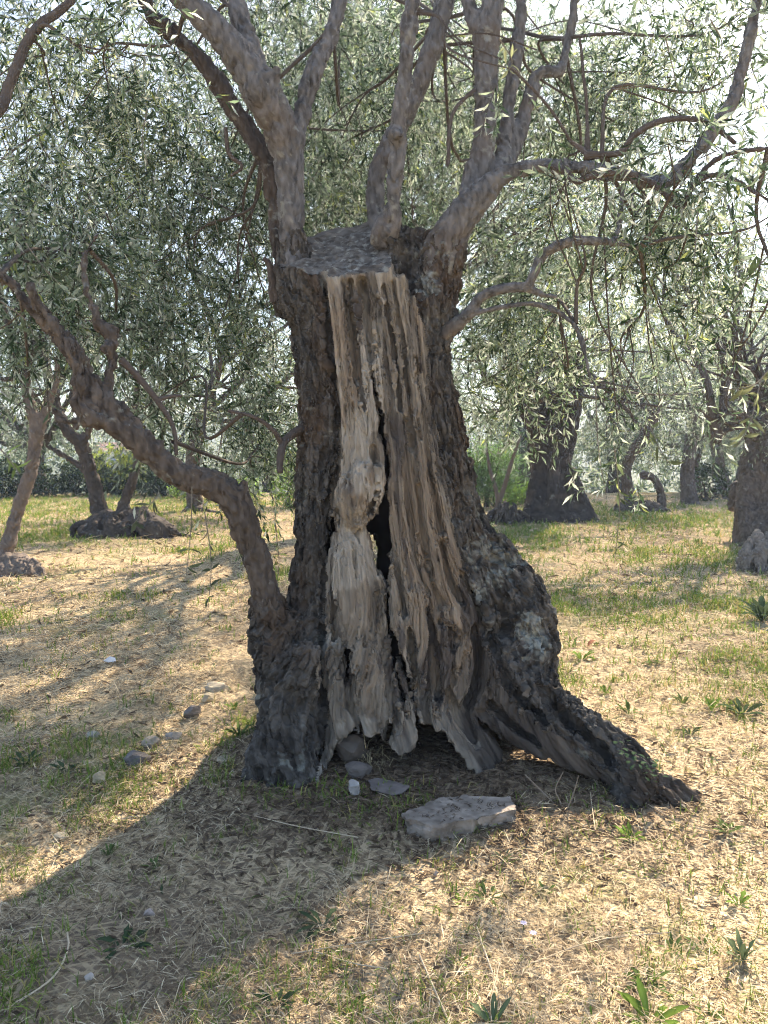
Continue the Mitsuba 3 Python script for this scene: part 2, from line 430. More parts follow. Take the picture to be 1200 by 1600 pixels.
def trunk_sdf(p):
    x, y, z = p.T
    cx, a, b = hull(z)
    qx, qy = (x - cx) / a, (y - CY) / b
    rho = np.sqrt(qx * qx + qy * qy)
    m = np.minimum(a, b)
    ang = np.arctan2(qy, qx)
    flute = 0.018 * np.sin(ang * 7 + 1.5 * np.sin(z * 1.7)) * np.exp(-np.maximum(z, 0) * 0.9) + 0.012 * np.sin(ang * 13 + z * 2)
    d = ((rho - 1) * m - flute).astype(np.float32)
    top = np.where(x < 0.03, top_z(x, y), np.maximum(top_z(x, y) - 2.2 * (x - 0.03), 2.2))
    d = smax(d, ((z - top) * 0.75).astype(np.float32), 0.012)
    for q in _barks:
        d = smin(d, chain_d(p, *q), 0.085)
    d = np.where(x < 0.02, smax(d, ((z - top) * 0.75 - 0.30 * sstep(0.16, 0.2, np.abs(x + 0.19))).astype(np.float32), 0.01), d)
    front = y < CY
    for q in _ropes:
        d = np.where(front, smin(d, chain_d(p, *q), 0.009), d)
    squash = np.array([1, 0.38, 1], np.float32)
    for q in _grooves:  # clefts, deeper than wide
        d = np.where(front, smax(d, -chain_d(p * squash, q[0] * squash, q[1]), 0.007), d)
    d = np.where((x < 0.03) & (y < CY - 0.16), smax(d, ((z - top - 0.004) * 0.75).astype(np.float32), 0.02), d)
    # the hollow inside, open at the foot and through the splits
    inner = np.maximum((rho - 0.72 + 0.08 * sstep(0.5, 0.1, z)) * m, z - 1.92)
    d = smax(d, -inner.astype(np.float32), 0.02)
    d = smax(d, -np.maximum(hole_d(x, z) + (0.030 * (noise(p * np.array([55.0, 25, 14]), 15) - 0.5) + 0.016 * (noise(p * np.array([110.0, 40, 40]), 16) - 0.5)).astype(np.float32), y - (CY - 0.1)), 0.008)
    # two gaps in the back wall, near the foot and behind the split
    for c, r in BACK:
        d = smax(d, -(np.sqrt((((p - c) / r)**2).sum(1)) - 1).astype(np.float32) * min(r), 0.02)
    return d.astype(np.float32)


BACK = [(at(558, 1130, 4.5).astype(np.float32), np.array([0.17, 0.35, 0.20], np.float32)), (at(574, 868, 4.4).astype(np.float32), np.array([0.06, 0.35, 0.16], np.float32))]
tv, tf = join([sdf_mesh(trunk_sdf, [-0.95, 3.0, -0.12], [1.5, 4.10, 2.85], 0.0070), sdf_mesh(trunk_sdf, [-0.95, 4.08, -0.12], [1.5, 4.75, 2.85], 0.018)])
tn = vnormals(tv, tf)
# flow coordinates: grain and furrows follow the flare of the trunk
_cx, _a, _b = hull(tv[:, 2])
flow = np.stack([(tv[:, 0] - _cx) / _a * 0.42, (tv[:, 1] - CY) / _b * 0.42, tv[:, 2]], 1)
inwood = shapely.contains_xy(WOOD, tv[:, 0] + 0.03 * (fbm(tv * 9, 3, 5) - 0.5), tv[:, 2]) & (tv[:, 1] < CY)
_rho = np.hypot(flow[:, 0], flow[:, 1]) / 0.42
inside = (_rho < 0.86) & (tn[:, 0] * (tv[:, 0] - _cx) + tn[:, 1] * (tv[:, 1] - CY) < 0.02) & (tv[:, 2] < 2.1)
incut = (np.abs(tv[:, 2] - top_z(tv[:, 0], tv[:, 1])) < 0.035) & (tv[:, 0] < 0.04) & (tn[:, 2] > 0.45)
wood_w = ndimage.gaussian_filter1d((inwood | inside).astype(float), 1)
wp = flow + 0.02 * (np.stack([fbm(tv * 5, 3, 1), fbm(tv * 5, 3, 2), fbm(tv * 5, 3, 3)], 1) - 0.5)
f1, f2, wr = worley(wp * np.array([34, 34, 12.0]))
g1, g2, _ = worley(wp * np.array([70, 70, 30.0]) + 3)
bw = lambda k, sd: np.abs(2 * fbm(wp * np.array(k), 2, sd) - 1)
fis1, fis2 = bw([19, 19, 3.6], 51), bw([34, 34, 9.0], 52)
plates = sstep(0.02, 0.30, fis1) * 0.024 + sstep(0.0, 0.26, fis2) * 0.011 + sstep(0.0, 0.25, f2 - f1) * 0.005 + 0.010 * (fbm(wp * np.array([12, 12, 5.0]), 3, 9) - 0.5)
grain = 0.010 * sstep(0.02, 0.30, bw([19, 19, 1.1], 53)) + 0.007 * sstep(0.0, 0.35, bw([50, 50, 2.2], 54)) + 0.002 * sstep(0, 0.4, bw([95, 95, 6.0], 55)) - 0.010 + 0.009 * (fbm(wp * np.array([14, 14, 3.0]), 3, 8) - 0.5)
crack = -0.014 * sstep(0.90, 0.99, ridged(wp * np.array([30, 30, 1.6]), 24)) * sstep(0.4, 0.55, fbm(wp * np.array([9, 9, 2.0]), 2, 25))
pit = crack - 0.014 * sstep(0.62, 0.75, fbm(wp * np.array([26, 26, 5.0]), 3, 21))
disp = np.where(incut, 0.055 * (fbm(tv * 13, 4, 2) - 0.5) + 0.014 * (fbm(tv * 70, 2, 3) - 0.5), np.where(inwood | inside, grain + pit, plates - 0.026))
near_top = sstep(0.10, 0.02, np.abs(tv[:, 2] - top_z(tv[:, 0], tv[:, 1]))) * (tv[:, 0] < 0.04) * ~incut
disp = disp * (1 - 0.85 * near_top)
tv2 = tv + tn * disp[:, None]
tn2 = vnormals(tv2, tf)


def flow_of(v):
    cx, a, b = hull(v[:, 2])
    q = np.stack([(v[:, 0] - cx) / a * 0.42, (v[:, 1] - CY) / b * 0.42, v[:, 2]], 1)
    return q + 0.02 * (np.stack([fbm(v * 5, 3, 1), fbm(v * 5, 3, 2), fbm(v * 5, 3, 3)], 1) - 0.5)


def subdivide(v, f, which):
    """Splits the chosen triangles in four; their neighbours are split to match."""
    e = np.sort(np.vstack([f[:, [0, 1]], f[:, [1, 2]], f[:, [2, 0]]]), 1)
    key = e[:, 0].astype(np.int64) * len(v) + e[:, 1]
    u, inv = np.unique(key, return_inverse=True)
    inv = inv.reshape(3, -1).T
    cut = np.zeros(len(u), bool)
    cut[inv[which].ravel()] = True
    new = np.full(len(u), -1)
    new[cut] = len(v) + np.arange(cut.sum())
    v2 = np.vstack([v, (v[u[cut] // len(v)] + v[u[cut] % len(v)]) / 2])
    m = new[inv]
    out = [f[(m < 0).all(1)]]
    k = (m >= 0).all(1)
    a, b, c, (x, y, z) = *f[k].T, m[k].T
    out.append(np.vstack([np.stack(q, 1) for q in ((a, x, z), (x, b, y), (z, y, c), (x, y, z))]))
    for r in range(3):
        g, h = np.roll(f, -r, 1), np.roll(m, -r, 1)
        k = (h[:, 0] >= 0) & (h[:, 1] < 0) & (h[:, 2] < 0)
        a, b, c = g[k].T
        x = h[k, 0]
        out.append(np.vstack([np.stack([a, x, c], 1), np.stack([x, b, c], 1)]))
        k = (h[:, 0] >= 0) & (h[:, 1] >= 0) & (h[:, 2] < 0)
        a, b, c = g[k].T
        x, y = h[k, 0], h[k, 1]
        out.append(np.vstack([np.stack([a, x, c], 1), np.stack([x, b, y], 1), np.stack([x, y, c], 1)]))
    return v2, np.vstack(out)


def bark_color(p, q, cell, seed=0, lich=0.5):
    c = lerp((0.046, 0.044, 0.041), (0.175, 0.167, 0.153), np.clip(0.45 * cell**1.3 + 1.0 * (fbm(q * np.array([30, 30, 14.0]), 3, seed + 1) - 0.4), 0, 1))
    c = lerp(c, (0.11, 0.078, 0.055), 0.5 * sstep(0.5, 0.75, fbm(q * np.array([5, 5, 2.5]), 3, seed + 2)))
    l = sstep(0.0, 0.08, fbm(p * 7, 3, seed + 3) * 0.55 + fbm(p * 45, 3, seed + 4) * 0.45 - (0.70 - 0.14 * lich))
    return lerp(c, lerp((0.20, 0.215, 0.195), (0.30, 0.315, 0.285), fbm(p * 60, 2, seed + 5)), l * 0.6)


tcol = lerp(bark_color(tv, wp, wr, 30, 0.45), bark_color(tv, wp, wr, 30, 1.0), sstep(0.1, 0.4, tv[:, 0] - 0.1) * (tv[:, 2] > 0.5))
_rot0 = trimesh.transformations.euler_matrix(0.4, 0.8, 0.3)[:3, :3]
for px, py, r in ((828, 985, 0.075), (842, 1000, 0.06), (800, 900, 0.06), (745, 925, 0.05), (452, 1072, 0.05), (690, 965, 0.07), (705, 990, 0.05), (868, 1118, 0.05), (655, 1010, 0.05), (770, 905, 0.05), (640, 420, 0.05), (668, 440, 0.06)):
    c = on_front(px, py) if px < 790 else at(px, py, 3.55)
    dd = np.linalg.norm((tv - c) * [1, 0.5, 1], axis=1)
    t = sstep(0.1, -0.1, dd / r - 1 + 1.6 * (fbm(tv * 38, 3, 77) - 0.5)) * sstep(0.3, 0.62, fbm(tv @ _rot0 * 60, 3, 78)) * 0.8
    tcol = lerp(tcol, lerp((0.22, 0.245, 0.23), (0.34, 0.365, 0.34), fbm(tv * 80, 2, 5)), t)
wt = np.clip(2.4 * (0.5 * fbm(wp * np.array([22, 22, 1.5]), 3, 40) + 0.5 * fbm(wp * np.array([70, 70, 4.0]), 3, 47) - 0.28), 0, 1)
wcol = lerp((0.085, 0.077, 0.068), (0.30, 0.27, 0.222), wt)
wcol = lerp(wcol, (0.25, 0.19, 0.135), 0.4 * sstep(0.5, 0.72, fbm(wp * np.array([8, 8, 1.2]), 3, 41)))
wcol = lerp(wcol, (0.055, 0.05, 0.05), 0.8 * sstep(0.56, 0.70, fbm(wp * np.array([24, 24, 2.0]), 3, 42)))
pale = sstep(0.50, 0.56, fbm(wp * np.array([9, 9, 4.0]), 4, 43)) * (tv[:, 0] < on_front(598, 900)[0])
wcol = lerp(wcol, (0.38, 0.36, 0.315), 0.65 * pale)
stain = sstep(0.35, 0.65, 0.75 * sstep(0.30, 0.50, tv[:, 0] + 0.28 * (fbm(wp * np.array([14, 14, 2.5]), 3, 48) - 0.5)) * sstep(1.15, 0.85, tv[:, 2]) + 0.6 * fbm(wp * np.array([16, 16, 2.0]), 3, 49) - 0.12)
wcol = lerp(wcol, lerp((0.032, 0.029, 0.028), (0.10, 0.088, 0.078), wt), 0.85 * stain)
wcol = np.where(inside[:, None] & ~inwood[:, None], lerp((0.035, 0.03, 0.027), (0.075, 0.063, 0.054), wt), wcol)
ccol = lerp((0.06, 0.054, 0.049), (0.20, 0.19, 0.175), np.clip(1.8 * (fbm(tv * 38, 4, 44) - 0.25), 0, 1))
_rot = trimesh.transformations.euler_matrix(0.7, 0.5, 0.9)[:3, :3]
ccol = lerp(ccol, (0.36, 0.37, 0.34), 0.6 * sstep(0.55, 0.72, fbm(tv @ _rot * 40, 4, 45)))
# the walls of the hollow need few triangles: their vertices are drawn together
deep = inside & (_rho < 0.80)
_edge = np.zeros(len(tv), bool)
_mixf = tf[(deep[tf].sum(1) > 0) & (deep[tf].sum(1) < 3)]
_edge[_mixf] = True
_far = deep & ~_edge
_, _first, _inv = np.unique(np.round(tv[_far] / 0.028).astype(int), axis=0, return_index=True, return_inverse=True)
_map = np.arange(len(tv))
_map[_far] = np.flatnonzero(_far)[_first][_inv.ravel()]
tf = _map[tf]
tf = tf[(tv2[tf][:, :, 2] > -0.07).any(1)]
tf = tf[(tf[:, 0] != tf[:, 1]) & (tf[:, 1] != tf[:, 2]) & (tf[:, 0] != tf[:, 2])]
fw, fc = (inwood | inside)[tf].sum(1) >= 2, incut[tf].sum(1) >= 2
TREE = 'old_olive_tree'
say(TREE, 'ancient hollow olive tree with a sawn-off top, split grey trunk and flaring roots', 'tree')
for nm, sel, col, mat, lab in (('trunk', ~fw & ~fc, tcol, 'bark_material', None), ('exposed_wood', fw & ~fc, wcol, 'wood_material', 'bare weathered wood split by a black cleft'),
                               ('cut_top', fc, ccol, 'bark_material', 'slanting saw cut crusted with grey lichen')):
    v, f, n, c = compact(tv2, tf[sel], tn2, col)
    if nm == 'exposed_wood':  # the face of the bare wood gets a finer mesh and narrow drying cracks
        fr = (n[f][:, :, 1].mean(1) < -0.25) & (v[f][:, :, 2].mean(1) > 0.15) & (np.abs(v[f][:, :, 0].mean(1)) < 0.9) & (v[f][:, :, 1].mean(1) < CY - 0.12)
        vv, ff = subdivide(np.hstack([v, n, c]), f, fr)
        v, n, c, f = vv[:, :3], vv[:, 3:6], vv[:, 6:9], ff
        w_ = flow_of(v)
        m_ = sstep(0.2, 0.35, v[:, 2]) * (v[:, 1] < CY - 0.15) * sstep(0.02, 0.12, np.abs(v[:, 2] - top_z(v[:, 0], v[:, 1])))
        ck = np.abs(2 * fbm(w_ * np.array([46, 46, 1.5]), 2, 81) - 1)
        ck2 = np.abs(2 * fbm(w_ * np.array([85, 85, 4.0]), 2, 82) - 1)
        v = v - n * (m_ * (0.014 * (1 - sstep(0.02, 0.12, ck)) * sstep(0.36, 0.50, fbm(w_ * np.array([7, 7, 2.0]), 2, 85)) + 0.005 * (1 - sstep(0.02, 0.2, ck2)) + 0.003 * (fbm(w_ * np.array([190, 190, 16]), 2, 83) - 0.5)))[:, None]
        st = fbm(w_ * np.array([120, 120, 3.0]), 2, 84)
        c = c * (0.62 + 0.76 * st)[:, None]
        n = vnormals(v, f)
    if nm == 'trunk':  # the near face of the bark gets a finer mesh and sharp fissures
        fr = (n[f][:, :, 1].mean(1) < -0.4) & (v[f][:, :, 1].mean(1) < CY - 0.02) & (v[f][:, :, 2].mean(1) > -0.02)
        vv, f = subdivide(np.hstack([v, n, c]), f, fr)
        v, n, c = vv[:, :3], vv[:, 3:6], vv[:, 6:9]
        w_ = flow_of(v)
        ck = np.abs(2 * fbm(w_ * np.array([36, 36, 5.5]), 2, 91) - 1)
        ck2 = np.abs(2 * fbm(w_ * np.array([46, 46, 15]), 2, 92) - 1)
        v = v - n * (0.016 * (1 - sstep(0.04, 0.20, ck)) + 0.007 * (1 - sstep(0.03, 0.2, ck2)) + 0.005 * (fbm(w_ * np.array([130, 130, 60]), 2, 93) - 0.5))[:, None]
        c = c * (0.7 + 0.6 * fbm(w_ * np.array([110, 110, 60]), 2, 94))[:, None]
        n = vnormals(v, f)
    put(f'{TREE}__{nm}', v, f, c, mat, n, label=lab)

# ---------------------------------------------------------------- the old olive tree: limbs and branches
def limb_mesh(chains, h=0.0075, k=0.03, amp=1.0, seed=50, lichen=0.4, slim=0.77, base=((0.062, 0.062, 0.064), (0.225, 0.223, 0.225))):
    """Forked limb: the smooth union of tapered chains, roughened along its length."""
    ch = [trace(c) if not isinstance(c, tuple) else c for c in chains]
    ch = [(q[0], q[1] * slim) for q in ch]
    lo = np.min([(q[0] - q[1][:, None]).min(0) for q in ch], 0) - 4 * h
    hi = np.max([(q[0] + q[1][:, None]).max(0) for q in ch], 0) + 4 * h

    def f(p):
        d = chain_d(p, *ch[0])
        for q in ch[1:]:
            d = smin(d, chain_d(p, *q), k)
        return d + (0.012 * amp * (noise(p * 9.0, seed + 2) - 0.5)).astype(np.float32)

    v, fc = sdf_mesh(f, lo, hi, h)
    n = vnormals(v, fc)
    q = v * np.array([1, 1, 0.45]) + 0.03 * (fbm(v * 5, 2, seed)[:, None] - 0.5)
    f1, f2, w = worley(q * 48)
    fis = np.abs(2 * fbm(q * np.array([24, 24, 15.0]), 2, seed + 12) - 1)
    rough = sstep(0.42, 0.62, fbm(v * 2.2, 2, seed + 7))
    v = v + n * (amp * (0.012 * (fbm(q * 55, 3, seed + 1) - 0.5) + 0.016 * (0.45 + 0.55 * rough) * (sstep(0.0, 0.28, fis) - 0.6) + 0.004 * (sstep(0.02, 0.26, f2 - f1) - 0.7) + 0.010 * (fbm(q * 16, 2, seed + 3) - 0.5)))[:, None]
    c = lerp(*base, np.clip(2.0 * (0.25 * fbm(q * 18, 3, seed + 4) + 0.75 * fbm(q * np.array([75, 75, 40.0]), 3, seed + 10) - 0.28), 0, 1))
    c = c * (0.8 + 0.4 * w * rough + 0.2 * (1 - rough))[:, None]
    c = lerp(c, (0.145, 0.115, 0.09), 0.4 * sstep(0.52, 0.74, fbm(v * 4, 3, seed + 5)))
    l = sstep(0.0, 0.08, fbm(v * 8, 3, seed + 6) * 0.5 + fbm(v * 50, 3, seed + 8) * 0.5 - (0.66 - 0.14 * lichen))
    c = lerp(c, lerp((0.20, 0.21, 0.195), (0.30, 0.31, 0.285), fbm(v * 60, 2, seed + 9)), 0.8 * l)
    return v, fc, c


def root_chains(px, py, Yt, w, hgt, n, rng):
    """A mound of gnarled roots, w metres wide, whose middle foot shows at (px, py)."""
    k = F / Yt
    ch = [[(px - 0.22 * w * k, py - 0.30 * hgt * k, Yt, 0.16 * w * k), (px + 0.2 * w * k, py - 0.32 * hgt * k, Yt + 0.05, 0.16 * w * k)]]
    for q in range(n):
        dx, tp, rr = rng.uniform(-0.5, 0.5), rng.uniform(0.35, 1.05), rng.uniform(0.022, 0.055) * w * k
        x0 = px + (dx * 0.6 + rng.normal(0, 0.06)) * w * k
        yf = Yt - (0.3 * math.sqrt(max(0, 1 - (2 * dx)**2)) * w + rng.uniform(0, 0.08))
        ch.append([(x0, py - tp * hgt * k, Yt + rng.uniform(-0.1, 0.1), rr), ((x0 + px + dx * w * k) / 2 + rng.normal(0, 0.06) * w * k, py - (0.5 * tp + rng.uniform(-.1, .1)) * hgt * k, (Yt + yf) / 2 - 0.10 * w, rr), (px + dx * w * k, py + 3, yf - 0.03 * w, rr * 0.5)])
    return ch


def add_limb(chains, key='limb', tree=TREE, label=None, **kw):
    v, f, c = limb_mesh(chains, **kw)
    return put(numbered(f'{tree}__{key}'), v, f, c, 'bark_material', label=label)


# the forked limb on the left of the cut
add_limb([[(462, 420, 3.85, 26), (458, 380, 3.85, 25), (455, 320, 3.85, 25), (452, 262, 3.84, 27), (440, 208, 3.82, 33), (412, 152, 3.78, 35), (376, 92, 3.74, 31), (332, 40, 3.7, 25), (288, 0, 3.66, 23), (250, -60, 3.6, 20)],
          [(412, 150, 3.78, 26), (398, 100, 3.8, 22), (385, 60, 3.82, 19), (372, 15, 3.84, 17), (362, -60, 3.86, 15)],
          [(405, 140, 3.74, 26), (424, 118, 3.72, 14), (430, 112, 3.71, 9)],
          [(455, 265, 3.86, 18), (468, 200, 3.9, 15), (478, 150, 3.93, 17), (490, 115, 3.95, 17), (510, 70, 3.98, 15), (524, 30, 4.0, 13), (540, -40, 4.05, 12)]], label='pale forked limb with rough cut scars')
add_limb([[(442, 430, 4.0, 15), (436, 380, 4.02, 14), (430, 320, 4.05, 15), (420, 270, 4.06, 16), (404, 228, 4.06, 17), (362, 166, 4.02, 18), (320, 100, 3.98, 16), (290, 70, 3.95, 14), (262, 46, 3.92, 15), (238, 25, 3.9, 12), (220, -10, 3.88, 12), (205, -60, 3.86, 11)]], label='dark slender limb behind the pale one', seed=60, base=((0.045, 0.04, 0.038), (0.12, 0.105, 0.095)))
# two slim uprights in the middle
add_limb([[(596, 372, 3.80, 20), (606, 352, 3.78, 22), (613, 325, 3.76, 17), (619, 270, 3.74, 15.5), (622, 212, 3.72, 16), (630, 130, 3.7, 14.5), (638, 60, 3.68, 14), (648, -40, 3.66, 13.5)], [(618, 212, 3.70, 14), (623, 210, 3.65, 9)]], label='upright limb with a small round knot', seed=70, h=0.008)
add_limb([[(590, 360, 4.18, 18), (586, 310, 4.2, 17), (588, 275, 4.2, 17), (604, 235, 4.2, 17), (640, 165, 4.2, 18), (668, 95, 4.2, 19), (690, 25, 4.2, 18), (706, -50, 4.2, 17)]], seed=80)
# the great limb on the right with its uprights and the long arm
add_limb([[(676, 440, 3.86, 40), (688, 400, 3.84, 39), (703, 368, 3.83, 36), (728, 330, 3.82, 31), (758, 296, 3.81, 25), (790, 272, 3.8, 17), (820, 264, 3.78, 14), (855, 260, 3.75, 14), (900, 262, 3.7, 13.5), (940, 268, 3.66, 13), (985, 276, 3.6, 12), (1020, 284, 3.56, 11), (1044, 283, 3.53, 11), (1072, 257, 3.5, 12), (1098, 228, 3.48, 12.5), (1120, 195, 3.46, 13), (1144, 160, 3.45, 12), (1160, 110, 3.44, 11), (1174, 50, 3.43, 10), (1186, -40, 3.42, 9)],
          [(730, 330, 3.9, 20), (742, 300, 3.97, 21), (753, 250, 4.0, 22), (758, 190, 4.0, 21), (760, 110, 4.0, 22), (762, 60, 4.0, 25), (768, 20, 4.0, 22), (778, -50, 4.0, 20)],
          [(760, 60, 4.0, 17), (740, 30, 4.02, 14), (726, -10, 4.04, 13)],
          [(776, 285, 3.96, 14), (786, 240, 4.06, 14), (792, 190, 4.1, 14), (800, 125, 4.12, 12), (810, 60, 4.14, 12), (818, -40, 4.16, 11)],
          [(780, 280, 4.0, 14), (800, 240, 4.1, 15), (814, 195, 4.14, 16), (828, 155, 4.16, 13), (838, 138, 4.17, 9)],
          [(822, 165, 4.15, 10), (832, 125, 4.16, 9), (850, 112, 4.16, 9), (874, 112, 4.16, 9), (884, 80, 4.18, 8), (892, 40, 4.2, 8), (906, -40, 4.2, 7)],
          [(726, 300, 3.98, 10), (738, 262, 4.0, 13)]], seed=90, label='great right limb that splits into uprights and a long drooping arm')
add_limb([[(850, 262, 3.72, 6), (872, 262, 3.66, 6), (888, 274, 3.62, 7), (900, 284, 3.6, 6), (920, 277, 3.58, 6), (960, 270, 3.55, 6), (990, 272, 3.52, 6.5), (1015, 284, 3.5, 7.5), (1040, 300, 3.48, 8), (1064, 324, 3.46, 7), (1076, 300, 3.44, 7), (1092, 282, 3.42, 6), (1120, 273, 3.4, 5.5), (1150, 282, 3.36, 5), (1180, 300, 3.32, 4.5), (1215, 322, 3.3, 4)],
          [(1082, 290, 3.43, 5), (1100, 265, 3.42, 5.5), (1125, 246, 3.4, 5.5), (1155, 237, 3.36, 5), (1215, 230, 3.3, 4)]], key='branch', seed=97, h=0.006, k=0.012, amp=0.4, base=((0.07, 0.06, 0.055), (0.13, 0.11, 0.10)))
add_limb([[(676, 534, 3.82, 15), (700, 516, 3.80, 14), (724, 498, 3.76, 13), (738, 482, 3.74, 12), (752, 464, 3.72, 10.5), (775, 453, 3.7, 10), (800, 449, 3.68, 9.5), (824, 446, 3.66, 10), (834, 428, 3.65, 10), (846, 402, 3.64, 10), (866, 386, 3.62, 9.5), (900, 376, 3.6, 9), (940, 377, 3.58, 8), (975, 380, 3.56, 7), (1000, 388, 3.55, 4)],
          [(736, 490, 3.74, 8), (760, 485, 3.72, 5.5), (800, 477, 3.7, 5), (835, 475, 3.68, 5), (870, 486, 3.66, 4.5), (895, 505, 3.64, 4), (908, 530, 3.62, 4), (916, 560, 3.6, 3.5), (922, 590, 3.6, 3)],
          [(826, 450, 3.66, 7), (850, 461, 3.65, 4), (868, 463, 3.64, 3)],
          [(960, 378, 3.57, 6), (968, 352, 3.58, 6), (971, 320, 3.6, 5), (973, 290, 3.62, 5)]], key='branch', seed=103, h=0.006, k=0.012, amp=0.4, label='crooked branch reaching right from the trunk')
# the low limb that leans to the left
add_limb([[(424, 1010, 3.64, 34), (420, 960, 3.60, 33), (408, 900, 3.56, 31), (396, 858, 3.54, 30), (384, 825, 3.52, 31), (372, 792, 3.5, 33), (350, 768, 3.48, 34), (318, 752, 3.45, 31), (288, 744, 3.42, 30), (262, 730, 3.4, 28), (238, 708, 3.38, 26), (214, 684, 3.36, 27), (196, 664, 3.35, 27), (172, 636, 3.34, 23), (150, 610, 3.33, 21), (132, 578, 3.32, 18), (112, 545, 3.3, 17), (92, 520, 3.28, 17), (66, 492, 3.26, 16), (34, 462, 3.24, 15), (-4, 428, 3.2, 15), (-60, 380, 3.15, 14)],
          [(222, 692, 3.36, 18), (196, 678, 3.33, 17), (170, 666, 3.31, 17), (146, 654, 3.29, 18), (128, 632, 3.28, 17), (122, 600, 3.26, 14.5), (114, 570, 3.25, 13.5), (104, 540, 3.24, 13), (84, 508, 3.22, 12), (60, 478, 3.2, 11), (48, 450, 3.18, 10)],
          [(148, 656, 3.29, 14), (120, 662, 3.28, 8), (98, 656, 3.27, 6), (84, 640, 3.26, 5)],
          [(160, 626, 3.34, 15), (170, 600, 3.35, 11), (174, 575, 3.36, 11), (174, 550, 3.37, 11.5), (172, 520, 3.38, 9), (160, 514, 3.38, 10), (152, 500, 3.38, 8), (142, 476, 3.38, 7), (134, 448, 3.39, 6), (132, 412, 3.4, 5), (138, 388, 3.4, 5), (154, 362, 3.42, 4)],
          [(176, 548, 3.37, 9), (166, 544, 3.35, 9)], [(158, 514, 3.38, 9), (154, 526, 3.37, 5)], [(172, 518, 3.38, 8), (184, 520, 3.38, 4)],
          [(240, 706, 3.36, 10), (248, 692, 3.38, 10)], [(205, 664, 3.34, 10), (212, 654, 3.34, 8)], [(310, 742, 3.44, 12), (306, 730, 3.45, 8)], [(374, 775, 3.48, 14), (382, 756, 3.48, 9)]],
         seed=110, h=0.008, lichen=0.3, slim=0.69, amp=1.4, base=((0.05, 0.044, 0.040), (0.165, 0.145, 0.128)), label='low knotty limb leaning far out to the left')
# thin crooked twigs
TW = []
for rows in ([(188, 562, 3.37, 6), (206, 580, 3.38, 5.5), (230, 606, 3.4, 5), (246, 628, 3.41, 4.5), (262, 650, 3.42, 4), (272, 676, 3.42, 3.5), (276, 712, 3.43, 3)], [(244, 626, 3.41, 4), (262, 620, 3.43, 3), (284, 618, 3.45, 2)],
             [(478, 668, 3.80, 8), (458, 678, 3.74, 7), (444, 692, 3.7, 6.5), (438, 715, 3.66, 6), (436, 738, 3.64, 5)], [(442, 694, 3.7, 5), (430, 676, 3.66, 4), (412, 660, 3.62, 3.5), (390, 648, 3.58, 3), (356, 642, 3.54, 2.5)],
             [(436, 466, 3.95, 16), (430, 452, 3.93, 11), (424, 430, 3.9, 6), (420, 412, 3.88, 5), (412, 402, 3.86, 3)],
             [(912, 244, 3.68, 9), (940, 241, 3.66, 5), (970, 238, 3.64, 5), (986, 216, 3.62, 5), (1006, 200, 3.6, 5), (1040, 187, 3.58, 4.5), (1080, 186, 3.56, 4), (1110, 194, 3.55, 4), (1150, 224, 3.53, 3)],
             [(916, 240, 3.68, 6), (918, 200, 3.69, 3), (914, 140, 3.7, 2.5), (906, 60, 3.7, 2)], [(914, 238, 3.67, 5), (888, 216, 3.66, 2.5), (860, 170, 3.62, 2.2), (800, 105, 3.55, 2)],
             [(700, 260, 3.95, 3), (706, 180, 3.95, 3), (742, 140, 3.96, 3)], [(352, 200, 3.9, 3), (358, 240, 3.9, 3.5), (378, 260, 3.92, 3), (360, 275, 3.9, 2)]):
    p, r = trace(rows, 4)
    p = p + 0.012 * (np.stack([fbm(p * 14, 2, k) for k in range(3)], 1) - 0.5)
    v, f = tube(p, r, 7)
    TW.append(put(numbered(f'{TREE}__twig'), v, f, lerp((0.06, 0.052, 0.048), (0.13, 0.112, 0.10), fbm(v * 40, 2, 5)), 'plain_material'))
p, r = trace([(-70, 380, 3.2, 10), (-60, 300, 3.3, 9), (-25, 215, 3.4, 8.5), (8, 150, 3.5, 8), (26, 98, 3.55, 7.5), (54, 46, 3.6, 7), (112, -2, 3.65, 5.5), (150, -40, 3.7, 5)], 4)
v, f = tube(p + 0.03 * (np.stack([fbm(p * 9, 2, k) for k in range(3)], 1) - 0.5), r, 9)
put(numbered(f'{TREE}__branch'), v, f, lerp((0.07, 0.06, 0.055), (0.15, 0.13, 0.115), fbm(v * 30, 2, 5)), 'bark_material')

# ---------------------------------------------------------------- the ground
def ground_z(x, y):
    p = np.stack([np.asarray(x, float), np.asarray(y, float), np.zeros(np.shape(x))], -1)
    z = 0.16 * (fbm(p * 0.35, 3, 201) - 0.5) + 0.05 * (fbm(p * 1.9, 3, 202) - 0.5) + 0.03 * (fbm(p * 7.0, 3, 203) - 0.5)
    r = np.hypot(p[..., 0] - 0.1, p[..., 1] - CY)
    z = z * sstep(0.6, 2.0, r) * 0.9 + 0.03 * (fbm(p * 3, 2, 204) - 0.5)
    z = z + 0.05 * np.exp(-(((p[..., 0] - 0.12) / 0.9)**4 + ((p[..., 1] - 3.75) / 0.75)**4)) * (0.5 + fbm(p * 6, 2, 206))
    far = sstep(25, 60, p[..., 1])
    return z - far * 7.0


